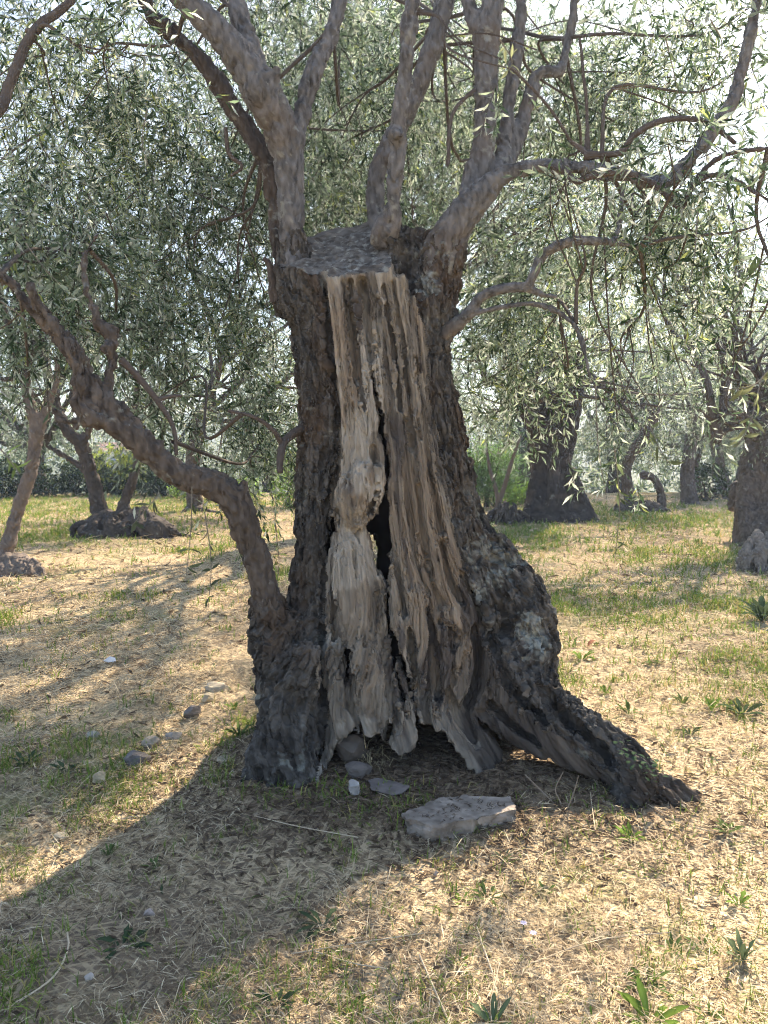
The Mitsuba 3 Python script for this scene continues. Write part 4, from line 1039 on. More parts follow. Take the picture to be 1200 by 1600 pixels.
# where the sun reaches the ground: openings in the canopy stand over these
LIT = [lit_polygon(q) for q in ([(1090, 1262), (1000, 1240), (900, 1110), (880, 1040), (1000, 1030), (1250, 1040), (1400, 1300), (1400, 1700), (150, 1700), (420, 1515), (500, 1455), (640, 1400), (800, 1340)],
                                [(100, 1290), (180, 1190), (300, 1180), (390, 1225), (260, 1290), (190, 1310)], [(-50, 1310), (30, 1300), (170, 1340), (-50, 1420)],
                                [(300, 1180), (230, 1130), (330, 1060), (400, 1100), (390, 1180)],
                                [(-80, 1090), (0, 1050), (180, 1040), (190, 1075), (50, 1110)], [(200, 1075), (260, 1040), (400, 1010), (400, 1030), (260, 1085)], [(110, 1140), (150, 1105), (200, 1105), (190, 1130)],
                                [(-100, 880), (-100, 985), (150, 970), (400, 950), (420, 875), (200, 868)], [(870, 1010), (880, 975), (1000, 960), (1250, 930), (1300, 1000), (1000, 1005)],
                                [(760, 850), (760, 822), (930, 820), (1060, 850), (1100, 880), (900, 900), (790, 870)], [(860, 925), (880, 905), (1010, 905), (1150, 890), (1200, 920), (960, 945)],
                                [(-150, 786), (-150, 806), (150, 800), (330, 798), (330, 786)], [(1000, 800), (1000, 792), (1130, 790), (1150, 812), (1060, 822)], [(-100, 830), (-100, 845), (100, 842), (110, 828)])]
_lx, _ly = np.arange(-12, 12, 0.04), np.arange(1.0, 26, 0.04)
_gx, _gy = np.meshgrid(_lx, _ly, indexing='ij')
LITMAP = np.zeros(_gx.shape, np.float32)
for _p in LIT:
    LITMAP = np.maximum(LITMAP, shapely.contains_xy(_p, _gx, _gy))


def sunlit(P):
    s = P[:, 2] / SUN[2]
    g = P[:, :2] - SUN[:2] * s[:, None]
    g = g + 0.12 * np.stack([noise(P * 4, 5), noise(P * 4, 6)], 1) - 0.06
    return ndimage.map_coordinates(LITMAP, [(g[:, 0] - _lx[0]) / 0.04, (g[:, 1] - _ly[0]) / 0.04], order=1, mode='constant')


LEAF_TONES = np.array([(0.05, 0.085, 0.045), (0.15, 0.215, 0.135), (0.275, 0.35, 0.25), (0.41, 0.48, 0.38), (0.56, 0.61, 0.55), (0.36, 0.42, 0.15)])
LEAF_ODDS = np.array([0.22, 0.22, 0.22, 0.17, 0.14, 0.03])


def sprigs(O, D, L, nl, leaf, rng, tones=LEAF_TONES, odds=LEAF_ODDS, fine=False, width=0.2, twig=0.0018, sag=0.35):
    """Leafy twigs that start at O along D with length L: (vertices, faces, colours). Olive leaves stand in opposite pairs."""
    N = len(O)
    if N == 0:
        return np.zeros((0, 3)), np.zeros((0, 3), int), np.zeros((0, 3))
    L = np.broadcast_to(L, (N,))
    D = D / np.linalg.norm(D, axis=1, keepdims=True)
    a = np.cross(D, rng.normal(0, 1, (N, 3)))
    a /= np.linalg.norm(a, axis=1, keepdims=True)
    b = np.cross(D, a)
    down = np.array([0, 0, -1.0])
    wob = rng.normal(0, 0.12, (N, 2))

    def path(t):
        return O + D * (L * t)[:, None] + down * (sag * L * t * t)[:, None] + a * (wob[:, 0] * L * np.sin(t * 3))[:, None] + b * (wob[:, 1] * L * np.sin(t * 4))[:, None]

    vs, fs, cs, at0 = [], [], [], 0
    tone = rng.uniform(0.75, 1.25, N)
    for j in range(nl):
        t = np.full(N, (j // 2 * 2 + 1.2) / (nl + 0.5)) + rng.uniform(-0.03, 0.03, N)
        base = path(np.clip(t, 0, 1))
        az = (j % 2) * np.pi + (j // 2) * 1.9 + rng.normal(0, 0.5, N)
        el = rng.normal(0.95, 0.3, N) * (1 - 0.5 * (j >= nl - 2))
        rad = a * np.cos(az)[:, None] + b * np.sin(az)[:, None]
        d = D * np.cos(el)[:, None] + rad * np.sin(el)[:, None] + down * rng.uniform(-0.1, 0.5, N)[:, None]
        d /= np.linalg.norm(d, axis=1, keepdims=True)
        s = np.cross(d, D + 0.5 * rng.normal(0, 1, (N, 3)))
        s /= np.linalg.norm(s, axis=1, keepdims=True)
        up = np.cross(s, d)
        ll = leaf * rng.uniform(0.5, 1.3, N)
        w = (ll * width * rng.uniform(0.75, 1.25, N) / 2)[:, None]
        ll = ll[:, None]
        if fine:
            pts = [base, base + d * ll * 0.3 + s * w * 0.9 + up * w * 0.3, base + d * ll * 0.62 + s * w * 0.85 + up * w * 0.25, base + d * ll - up * ll * 0.1,
                   base + d * ll * 0.62 - s * w * 0.85 + up * w * 0.25, base + d * ll * 0.3 - s * w * 0.9 + up * w * 0.3, base + d * ll * 0.46]
            tri = np.array([[0, 1, 6], [1, 2, 6], [2, 3, 6], [3, 4, 6], [4, 5, 6], [5, 0, 6]])
        else:
            m = base + d * ll * 0.5
            pts = [base, m + s * w + up * w * 0.35, base + d * ll - up * ll * 0.08, m - s * w + up * w * 0.35]
            tri = np.array([[0, 1, 2], [0, 2, 3]])
        v = np.stack(pts, 1)
        k = v.shape[1]
        vs.append(v.reshape(-1, 3))
        fs.append((at0 + (np.arange(N) * k)[:, None, None] + tri).reshape(-1, 3))
        at0 += N * k
        c = tones[rng.choice(len(tones), N, p=odds)] * (tone * rng.uniform(0.8, 1.2, N))[:, None]
        cs.append(np.repeat(c, k, 0))
    if twig:
        q = [path(np.full(N, t)) for t in (0.0, 0.5, 1.0)]
        v = []
        for P, r in zip(q, (twig, twig * 0.8, twig * 0.4)):
            for k in range(3):
                v.append(P + r * (math.cos(k * 2.1) * a + math.sin(k * 2.1) * b))
        v = np.stack(v, 1)
        tri = np.array([[i * 3 + k, i * 3 + (k + 1) % 3, i * 3 + 3 + (k + 1) % 3] for i in (0, 1) for k in range(3)] + [[i * 3 + k, i * 3 + 3 + (k + 1) % 3, i * 3 + 3 + k] for i in (0, 1) for k in range(3)])
        vs.append(v.reshape(-1, 3))
        fs.append((at0 + (np.arange(N) * 9)[:, None, None] + tri).reshape(-1, 3))
        cs.append(np.broadcast_to((0.10, 0.088, 0.075), (N * 9, 3)))
    return np.vstack(vs), np.vstack(fs), np.vstack(cs)


def lobe_points(c, r, n, rng, gap=0.5, scale=1.6):
    """Points in an ellipsoid, crowding towards its outside and leaving irregular gaps."""
    r = np.broadcast_to(np.asarray(r, float), (3,))
    u = rng.normal(0, 1, (n * 3, 3))
    u /= np.linalg.norm(u, axis=1, keepdims=True)
    q = u * (rng.uniform(0, 1, n * 3)**(1 / 2.6))[:, None] * (0.75 + 0.5 * fbm(u * 2 + np.asarray(c), 2, 7))[:, None]
    P = np.asarray(c) + q * r
    ok = fbm(P * scale, 3, 31) > gap * 0.9 + 0.02 * rng.normal(0, 1, len(P))
    return P[ok][:n], u[ok][:n]


NLEAF, THICK = [0], 1.35


def crown(lobes, key, rng, leaf=0.06, nl=14, L=0.26, cull=0.1, gap=0.47, droop=0.5, tones=LEAF_TONES, fine=False, twig=0.0018, width=0.2, ceil=None):
    """lobes: (centre, radii, sprigs)."""
    O, D = [], []
    for c, r, n in lobes:
        P, u = lobe_points(c, r, int(n * THICK), rng, gap)
        O.append(P)
        D.append(0.6 * u + 0.7 * rng.normal(0, 1, u.shape) + [0, 0, -droop])
    O, D = np.vstack(O), np.vstack(D)
    keep = rng.uniform(0, 1, len(O)) > sunlit(O) * (1 - cull)
    keep &= O[:, 2] > 0.25
    O, D = O[keep], D[keep]
    v, f, c = sprigs(O, D, L * rng.uniform(0.6, 1.3, len(O)), nl, leaf, rng, tones, fine=fine, twig=twig, width=width)
    NLEAF[0] += len(f)
    put(key, v, f, c, 'leaf_material', smooth=False, kind='stuff')


def twiggery(start, lobes, tree, rng, r0=0.05, sides=6, subs=7):
    """A crooked branch from start into every lobe, and thin boughs that fork off it."""
    fine = []
    for c, r, n in lobes:
        c, r = np.asarray(c, float), np.broadcast_to(np.asarray(r, float), (3,))
        s = start[np.argsort([np.linalg.norm(q - c) for q in start])[rng.integers(0, min(3, len(start)))]]
        end = c + r * rng.uniform(-0.4, 0.6, 3)
        m = [s + (end - s) * t + rng.normal(0, 0.10, 3) * np.linalg.norm(end - s) * math.sin(t * 3.1) for t in (0, 0.3, 0.6, 1)]
        p = spline(m, 5)
        rad = np.linspace(r0, r0 * 0.25, len(p))
        v, f = tube(p, rad, sides)
        put(numbered(f'{tree}__branch'), v, f, lerp((0.06, 0.052, 0.047), (0.13, 0.115, 0.10), fbm(v * 12, 2, 9)), 'plain_material')
        for _ in range(subs):
            k = rng.integers(len(p) // 3, len(p))
            e = c + r * rng.normal(0, 0.5, 3)
            q = spline([p[k], (p[k] + e) / 2 + rng.normal(0, 0.12, 3) * r, e], 4)
            fine.append(tube(q, np.linspace(rad[k] * 0.6, rad[k] * 0.15 + 0.002, len(q)), 4))
    v, f = join(fine)
    put(f'{tree}__bough', v, f, (0.085, 0.073, 0.064), 'plain_material', kind='stuff')


# ---------------------------------------------------------------- the grove behind
def back_tree(label, trunk, lobes, seed, leaf=0.075, nl=12, L=0.3, r0=0.05, h=0.03, start=None, cull=0.12, gap=0.47, tones=LEAF_TONES, name='olive_tree', base=((0.06, 0.052, 0.047), (0.14, 0.12, 0.105)), bough=7, droop=0.5, amp=1.6, twig=0.003, group=None):
    rng = np.random.default_rng(seed)
    key = numbered(name)
    say(key, label, 'tree', group)
    ch = [trace(c, 4) for c in trunk]
    v, f, c = limb_mesh(ch, h=h, k=0.05, amp=amp, seed=seed, base=base, lichen=0.1, slim=0.93)
    put(f'{key}__trunk', v, f, c, 'plain_material')
    start = [q[0][-1] for q in ch if q[0][-1][2] > 1.0] if start is None else start
    lob = [(at(px, py, Y), np.array([rx, ry, rz]), n) for px, py, Y, rx, ry, rz, n in lobes]
    twiggery(start, lob, key, rng, r0, subs=bough)
    crown(lob, f'{key}__crown', rng, leaf, nl, L, cull, gap, tones=tones, droop=droop, twig=twig)
    return key


back_tree('big dark olive tree with a fluted trunk, next behind the old tree on the right',
          [*root_chains(868, 822, 16.1, 1.7, 0.36, 22, np.random.default_rng(79)), [(868, 815, 16.3, 46), (866, 790, 16.4, 38), (862, 760, 16.5, 34), (860, 720, 16.5, 34), (862, 685, 16.5, 40), (868, 650, 16.5, 40), (880, 610, 16.5, 34), (890, 560, 16.4, 26)],
           [(838, 745, 16.3, 11), (834, 780, 16.2, 14), (828, 812, 16.1, 14)], [(890, 740, 16.2, 13), (905, 785, 16.1, 16), (925, 815, 15.9, 12)], [(862, 700, 16.1, 9), (866, 760, 16.0, 10), (862, 815, 15.9, 14)],
           [(850, 680, 16.4, 22), (830, 650, 16.3, 16), (806, 620, 16.2, 14)], [(870, 822, 16.0, 20), (935, 826, 15.8, 14), (980, 826, 15.6, 5)], [(870, 818, 16.0, 30), (800, 824, 15.8, 12), (760, 826, 15.7, 5)]],
          [(760, 560, 16.0, 1.8, 1.6, 1.4, 330), (900, 500, 16.0, 2.2, 1.8, 1.6, 420), (860, 610, 15.6, 0.9, 0.7, 0.7, 110), (1010, 600, 15.6, 1.6, 1.4, 1.1, 260), (830, 380, 16.5, 2.2, 2.0, 1.6, 420), (980, 420, 16.5, 1.8, 2.0, 1.3, 260), (740, 640, 16.5, 0.8, 0.8, 0.5, 70), (980, 680, 15.0, 0.9, 0.8, 0.7, 130), (880, 240, 17, 2.4, 2, 1.6, 330), (960, 250, 17, 1.4, 2, 1.0, 90)],
          301, leaf=0.095, r0=0.09, h=0.042, base=((0.022, 0.02, 0.019), (0.06, 0.053, 0.048)))
back_tree('pale grey olive trunk cut by the right edge of the picture',
          [[(1206, 850, 11.8, 62), (1200, 820, 11.9, 52), (1196, 780, 12, 46), (1200, 730, 12, 42), (1208, 680, 12, 40), (1220, 620, 12, 36), (1240, 540, 12, 28)], [(1168, 838, 11.7, 16), (1162, 790, 11.8, 12), (1175, 730, 11.9, 14), (1190, 690, 12, 18)],
           [(1150, 760, 12.6, 9), (1146, 790, 12.6, 10)], [(1190, 700, 12, 10), (1160, 650, 11.8, 7), (1120, 690, 11.5, 3)]],
          [(1150, 520, 11.5, 1.3, 1.2, 1.0, 200), (1260, 420, 12, 1.8, 1.5, 1.5, 200), (1120, 640, 11, 0.7, 0.6, 0.5, 60), (1240, 640, 11, 1.0, 0.8, 0.7, 90), (1130, 420, 12.2, 1.2, 1.2, 0.8, 120), (1050, 420, 12.6, 1.2, 1.1, 0.9, 200), (1120, 330, 12.8, 1.2, 1.1, 0.6, 120), (1180, 520, 13, 1.2, 1.0, 0.9, 180), (980, 330, 12.4, 1.2, 1.1, 0.7, 110)],
          302, leaf=0.085, r0=0.07, base=((0.05, 0.045, 0.042), (0.15, 0.135, 0.125)), h=0.026, amp=2.2)
back_tree('slim straight olive tree in the gap towards the right edge',
          [[(1078, 792, 21, 16), (1076, 770, 21, 13), (1074, 740, 21, 11), (1078, 700, 21, 10), (1086, 650, 21, 8)], [(1080, 790, 21, 9), (1096, 793, 20.8, 4)]],
          [(1060, 620, 21, 1.8, 1.6, 1.3, 330), (1120, 560, 21, 1.8, 1.6, 1.5, 330), (1000, 690, 21, 1.2, 1.0, 0.7, 150), (1040, 500, 22, 2.0, 1.8, 1.6, 260), (1100, 690, 20.5, 1.1, 0.9, 0.6, 110)], 303, leaf=0.12, h=0.04)
back_tree('olive tree with two stems leaning apart behind the slim straight one',
          [[(1146, 788, 23, 14), (1136, 765, 23, 11), (1124, 735, 23, 10), (1120, 700, 23, 9), (1108, 650, 23, 8)], [(1150, 788, 23, 13), (1156, 760, 23, 10), (1162, 720, 23, 8), (1160, 660, 23, 7)]],
          [(1110, 620, 23, 1.6, 1.6, 1.2, 180), (1200, 560, 23, 2.2, 1.8, 1.8, 260), (1140, 480, 24, 2.4, 2, 1.7, 360), (1150, 690, 23, 1.3, 1.0, 0.7, 150), (1250, 650, 22, 1.6, 1.4, 1.2, 150)], 304, leaf=0.12, h=0.04)
back_tree('olive tree with a thin bent stem and a leaning brown limb over a stump',
          [[(1034, 790, 19, 8), (1032, 768, 19, 6.5), (1022, 748, 19, 6), (1006, 742, 19, 7)], [(975, 800, 18.5, 18), (1010, 796, 18.3, 16), (1040, 800, 18.2, 8)], [(985, 780, 18.5, 10), (978, 735, 18.5, 8), (990, 705, 18.4, 9), (1008, 680, 18.3, 9), (1024, 645, 18.2, 8)]],
          [(1000, 640, 18.5, 1.5, 1.2, 1.0, 180), (940, 560, 19, 1.6, 1.4, 1.2, 200), (1040, 560, 18.5, 1.5, 1.4, 1.2, 180)], 305, leaf=0.11, h=0.035)
back_tree('olive tree with two young stems on a wide old root stump left of the trunk',
          [[(160, 832, 13.2, 16), (245, 834, 13.0, 14), (275, 838, 12.9, 8), (300, 840, 12.8, 4)], [(172, 816, 13.1, 10), (158, 836, 12.7, 9)], [(196, 812, 13.0, 9), (200, 838, 12.6, 10)], [(228, 814, 13, 10), (238, 838, 12.7, 8)], [(252, 820, 12.9, 9), (272, 832, 12.7, 6)],
           [(162, 815, 13.3, 17), (155, 795, 13.3, 13), (150, 770, 13.3, 12), (143, 745, 13.3, 11), (135, 715, 13.3, 10.5), (125, 692, 13.3, 11), (108, 676, 13.3, 9), (90, 640, 13.3, 8), (80, 600, 13.3, 7)], [(192, 815, 13.1, 15), (195, 785, 13.1, 9), (203, 760, 13.1, 8.5), (212, 738, 13.1, 7), (214, 728, 13.1, 6)], *root_chains(195, 836, 13.1, 1.75, 0.42, 34, np.random.default_rng(77)), [(130, 690, 13.3, 7), (146, 650, 13.3, 5), (160, 600, 13.3, 5)], [(152, 760, 13.4, 6), (130, 732, 13.6, 5), (100, 712, 13.8, 4), (70, 695, 14, 3)]],
          [(60, 520, 13.5, 1.6, 1.4, 1.3, 187), (190, 520, 13.5, 1.5, 1.4, 1.3, 187), (120, 380, 14, 2.0, 1.8, 1.4, 244), (240, 620, 13, 1.0, 0.9, 0.8, 108), (20, 640, 13.5, 0.9, 0.8, 0.6, 64), (270, 430, 14, 1.5, 1.4, 1.2, 158), (210, 250, 15, 2.2, 2.0, 1.5, 230), (60, 240, 15, 1.8, 2.0, 1.3, 144)],
          306, leaf=0.085, h=0.029, r0=0.06, base=((0.045, 0.04, 0.037), (0.11, 0.095, 0.085)), amp=2.2)
back_tree('slender leaning olive tree by the left edge with a gnarled root foot',
          [[(-8, 912, 9.6, 16), (4, 880, 9.7, 13), (16, 840, 9.7, 11), (30, 790, 9.7, 10.5), (46, 745, 9.7, 10), (54, 700, 9.7, 10), (58, 665, 9.7, 11), (46, 630, 9.7, 8), (40, 590, 9.7, 7)], [(58, 672, 9.7, 9), (72, 640, 9.7, 6.5), (86, 600, 9.7, 5), (92, 560, 9.7, 5)],
           [(10, 884, 9.4, 14), (32, 876, 9.35, 11), (50, 890, 9.25, 7), (84, 902, 9.1, 4)], [(5, 890, 9.3, 14), (20, 905, 9.1, 7), (40, 905, 9.05, 5)], [(-10, 890, 9.4, 18), (-40, 905, 9.2, 10)], *root_chains(25, 904, 9.3, 0.85, 0.30, 16, np.random.default_rng(78)), [(28, 872, 9.4, 8), (38, 885, 9.2, 9), (62, 903, 9.1, 5)]],
          [(40, 520, 9.8, 1.0, 1.0, 0.8, 170), (-30, 450, 9.8, 1.2, 1.2, 1.0, 200), (110, 470, 10, 1.0, 1.0, 0.8, 180), (30, 360, 10, 1.3, 1.2, 0.9, 220), (-40, 600, 9.5, 0.7, 0.7, 0.5, 70), (120, 330, 10.3, 1.2, 1.2, 0.9, 200), (60, 180, 10.5, 1.6, 1.4, 1.0, 200)],
          307, leaf=0.075, h=0.021, r0=0.04, base=((0.12, 0.10, 0.09), (0.22, 0.19, 0.165)))
back_tree('half-hidden olive tree with spreading roots behind the leaning limb',
          [[(306, 800, 18, 17), (304, 780, 18, 13), (300, 745, 18, 12), (304, 700, 18, 12), (316, 650, 18, 10)], [(300, 796, 17.9, 10), (330, 802, 17.7, 6), (360, 803, 17.6, 3)], [(304, 796, 17.9, 10), (285, 803, 17.7, 5)]],
          [(300, 600, 18, 1.8, 1.6, 1.4, 186), (400, 560, 18, 1.9, 1.6, 1.5, 198), (350, 440, 18.5, 2.2, 2, 1.6, 223), (440, 660, 17, 1.2, 1.0, 1.1, 99), (380, 690, 16.5, 1.2, 1.0, 0.8, 93), (250, 480, 18.5, 1.8, 1.6, 1.4, 148), (430, 360, 19, 2.2, 2, 1.6, 186), (520, 480, 18, 1.8, 1.6, 1.8, 148), (330, 280, 19, 2.2, 2, 1.5, 161), (480, 220, 19, 2.4, 2, 1.6, 161)], 308, leaf=0.10, h=0.035, r0=0.08)
back_tree('olive tree right behind the old trunk, seen between its upper limbs',
          [[(560, 820, 14, 40), (560, 760, 14, 30), (562, 690, 14, 28), (570, 600, 14, 24), (580, 520, 14, 20)]],
          [(700, 330, 9.0, 1.2, 1.0, 0.7, 240), (800, 230, 10, 1.3, 1.1, 0.8, 270), (610, 210, 9.5, 1.2, 1.0, 0.8, 270), (900, 330, 9.5, 1.1, 1.0, 0.7, 170), (740, 90, 10.5, 1.3, 1.1, 0.8, 230), (550, 340, 9.0, 1.1, 1.0, 0.8, 170), (900, 160, 10.5, 1.1, 1.0, 0.7, 120), (480, 210, 9.5, 1.1, 1.0, 0.8, 150), (540, 300, 13.5, 1.8, 1.6, 1.4, 304), (680, 250, 13.5, 1.8, 1.6, 1.4, 304), (620, 120, 14, 2.0, 1.8, 1.3, 304), (760, 420, 13.5, 1.6, 1.4, 1.2, 240), (460, 150, 14, 1.7, 1.6, 1.3, 240), (760, 120, 14.5, 1.8, 1.6, 1.3, 208), (700, 40, 15, 2.0, 1.8, 1.2, 192), (540, 20, 15, 2.0, 1.8, 1.2, 192)], 309, leaf=0.085, h=0.04, r0=0.06, base=((0.045, 0.04, 0.037), (0.11, 0.095, 0.085)))
# one distant olive tree, repeated with other sizes and turns
rng = np.random.default_rng(310)
fl = [(np.array(c), np.array(r), n) for c, r, n in (((-1.6, 0, 3.0), (2.0, 1.8, 1.6), 190), ((1.6, 0.3, 3.2), (2.0, 1.8, 1.6), 190), ((0, 0, 4.8), (2.4, 2, 1.6), 230), ((-2.2, 0.6, 5.6), (2.0, 2, 1.6), 160), ((2.4, -0.5, 5.8), (2.0, 2, 1.6), 160), ((-0.9, 0.5, 1.9), (1.5, 1.2, 0.8), 120), ((1.1, -0.4, 1.8), (1.5, 1.2, 0.8), 120), ((0.2, 0.2, 7.0), (1.8, 1.8, 1.2), 150))]
O, D = [], []
for c, r, n in fl:
    P, u = lobe_points(c, r, n, rng, 0.45)
    O.append(P)
    D.append(0.6 * u + 0.7 * rng.normal(0, 1, u.shape) - [0, 0, 0.5])
O, D = np.vstack(O), np.vstack(D)
v, f, c = sprigs(O, D, 0.42 * rng.uniform(0.6, 1.3, len(O)), 11, 0.18, rng, twig=0.005)
put('temporary', v, f, c, 'leaf_material', smooth=False)
scene['distant_crown'] = {'type': 'shapegroup', 'leaves': scene.pop('temporary')}
parts = [tube(spline([(-0.05, 0, -0.1), (0.1, 0, 0.8), (-0.1, 0.1, 1.7), (0.1, 0, 2.6)], 4), np.linspace(0.34, 0.14, 13), 10)]
for c, r, n in fl:
    parts.append(tube(spline([(0, 0, 1.5), np.array([0, 0, 1.7]) * 0.5 + c * 0.5 + rng.normal(0, 0.25, 3), c + r * rng.uniform(-0.3, 0.3, 3)], 5), np.linspace(0.11, 0.03, 11), 6))
v, f = join(parts)
put('temporary', v + 0.06 * (np.stack([fbm(v * 4, 2, k) for k in range(3)], 1) - 0.5), f, lerp((0.04, 0.035, 0.032), (0.10, 0.088, 0.08), fbm(v * 9, 2, 9)), 'plain_material')
scene['distant_trunk'] = {'type': 'shapegroup', 'wood': scene.pop('temporary')}
for px, Yt, seed, lab in ((-150, 24, 310, 'distant olive tree at the far left end of the grove'),
                          (60, 27, 311, 'distant olive tree above the dark hedge on the left'),
                          (420, 30, 312, 'distant pale olive tree just left of the old trunk'),
                          (640, 30, 313, 'distant olive tree hidden behind the old trunk'),
                          (960, 28, 314, 'distant olive tree behind the leaning brown limb'),
                          (1230, 30, 315, 'distant olive tree behind the right-hand trunk'),
                          (1080, 27, 316, 'distant olive tree filling the gap behind the slim straight one'),
                          (820, 33, 317, 'distant olive tree far behind the fluted trunk'),
                          (250, 33, 318, 'distant olive tree behind the hedge and root stump'),
                          (1160, 36, 319, 'farthest olive tree between the twin stems and the right-hand trunk')):
    key = numbered('olive_tree')
    say(key, lab, 'tree', 'distant olive trees at the end of the grove')
    c = at(px, 760, Yt)
    z = float(ground_z(c[0], c[1]))
    m = T().translate([float(c[0]), float(c[1]), max(z, -0.4)]).rotate([0, 0, 1], seed * 77.0 % 360).scale(0.88 + 0.05 * (seed * 7 % 6))
    for part, g in (('trunk', 'distant_trunk'), ('crown', 'distant_crown')):
        scene[f'{key}__{part}'] = {'type': 'instance', 'to_world': m, 'group': {'type': 'ref', 'id': g}}
    say(f'{key}__crown', kind='stuff')

# ---------------------------------------------------------------- the crown of the old tree
rng = np.random.default_rng(400)
MAIN = [(620, 330, 7.0, 0.8, 0.8, 0.6, 150), (730, 250, 7.4, 0.9, 0.8, 0.7, 190), (560, 210, 7.0, 0.9, 0.8, 0.6, 190), (820, 340, 7.2, 0.8, 0.8, 0.5, 150), (660, 110, 7.5, 0.9, 0.8, 0.6, 190), (480, 340, 6.6, 0.7, 0.8, 0.6, 160), (850, 130, 7.6, 0.8, 0.8, 0.6, 150), (420, 200, 7.2, 0.9, 0.8, 0.7, 136), (300, 120, 7.2, 0.9, 0.8, 0.7, 136), (760, 470, 7.0, 0.5, 0.5, 0.4, 80), (640, -60, 7.5, 1.0, 0.8, 0.6, 170), (480, 40, 7.6, 0.9, 0.8, 0.6, 170),
        (790, 110, 3.4, 0.12, 0.2, 0.12, 6), (200, 60, 3.4, 0.25, 0.25, 0.2, 17), (890, 300, 3.4, 0.2, 0.2, 0.12, 7), (1080, 240, 3.1, 0.25, 0.2, 0.2, 16),
        (300, 40, 4.6, 0.8, 0.7, 0.5, 187), (420, 60, 5.0, 0.6, 0.7, 0.6, 144), (180, 180, 4.6, 0.6, 0.6, 0.6, 165), (280, 260, 5.0, 0.6, 0.6, 0.5, 158), (360, 380, 5.2, 0.5, 0.5, 0.55, 144), (330, 560, 5.0, 0.45, 0.45, 0.5, 122), (400, 700, 4.9, 0.3, 0.3, 0.45, 79), (250, 420, 5.0, 0.5, 0.5, 0.4, 108),
        (560, 100, 5.4, 0.7, 0.7, 0.6, 230), (690, 150, 5.4, 0.5, 0.6, 0.6, 170), (860, 200, 5.2, 0.5, 0.5, 0.5, 150), (920, 90, 5.0, 0.5, 0.6, 0.4, 120), (1000, 150, 4.8, 0.4, 0.5, 0.45, 90), (860, 420, 4.9, 0.55, 0.5, 0.45, 200), (980, 470, 4.4, 0.5, 0.5, 0.45, 140), (985, 590, 4.2, 0.28, 0.3, 0.38, 120), (1005, 680, 4.0, 0.28, 0.3, 0.33, 70), (1080, 560, 3.9, 0.35, 0.35, 0.4, 75), (800, 560, 5.0, 0.4, 0.4, 0.5, 120), (1130, 330, 3.6, 0.4, 0.4, 0.3, 60), (1130, 130, 3.9, 0.4, 0.5, 0.5, 50), (1120, 20, 4.0, 0.5, 0.5, 0.3, 50), (1040, 380, 4.2, 0.35, 0.4, 0.25, 80),
        (60, 300, 3.9, 0.4, 0.5, 0.5, 115), (60, 110, 4.2, 0.5, 0.5, 0.5, 122), (10, 540, 4.0, 0.25, 0.3, 0.25, 36), (120, 430, 3.9, 0.35, 0.4, 0.3, 79), (230, 540, 4.2, 0.3, 0.3, 0.3, 57), (480, 300, 5.2, 0.45, 0.45, 0.4, 130), (240, 620, 4.4, 0.25, 0.3, 0.3, 43)]
lob = [(at(px, py, Yt), np.array([rx, ry, rz]), n) for px, py, Yt, rx, ry, rz, n in MAIN]
starts = [at(*q) for q in ((288, 20, 3.66), (370, 20, 3.84), (520, 40, 4.0), (410, 230, 4.05), (640, 20, 3.7), (690, 30, 4.2), (766, 20, 4.0), (815, 60, 4.14), (880, 60, 4.2), (1160, 110, 3.44), (1200, 232, 3.32), (1000, 385, 3.55), (900, 505, 3.64), (940, 240, 3.66), (60, 480, 3.22), (0, 430, 3.2), (140, 390, 3.4), (270, 690, 3.42), (380, 646, 3.56), (60, 50, 3.6))]
twiggery(starts, lob, TREE, rng, 0.011, 5, subs=3)
crown(lob, f'{TREE}__crown', rng, leaf=0.064, nl=16, L=0.26, cull=0.1, gap=0.46, fine=False)

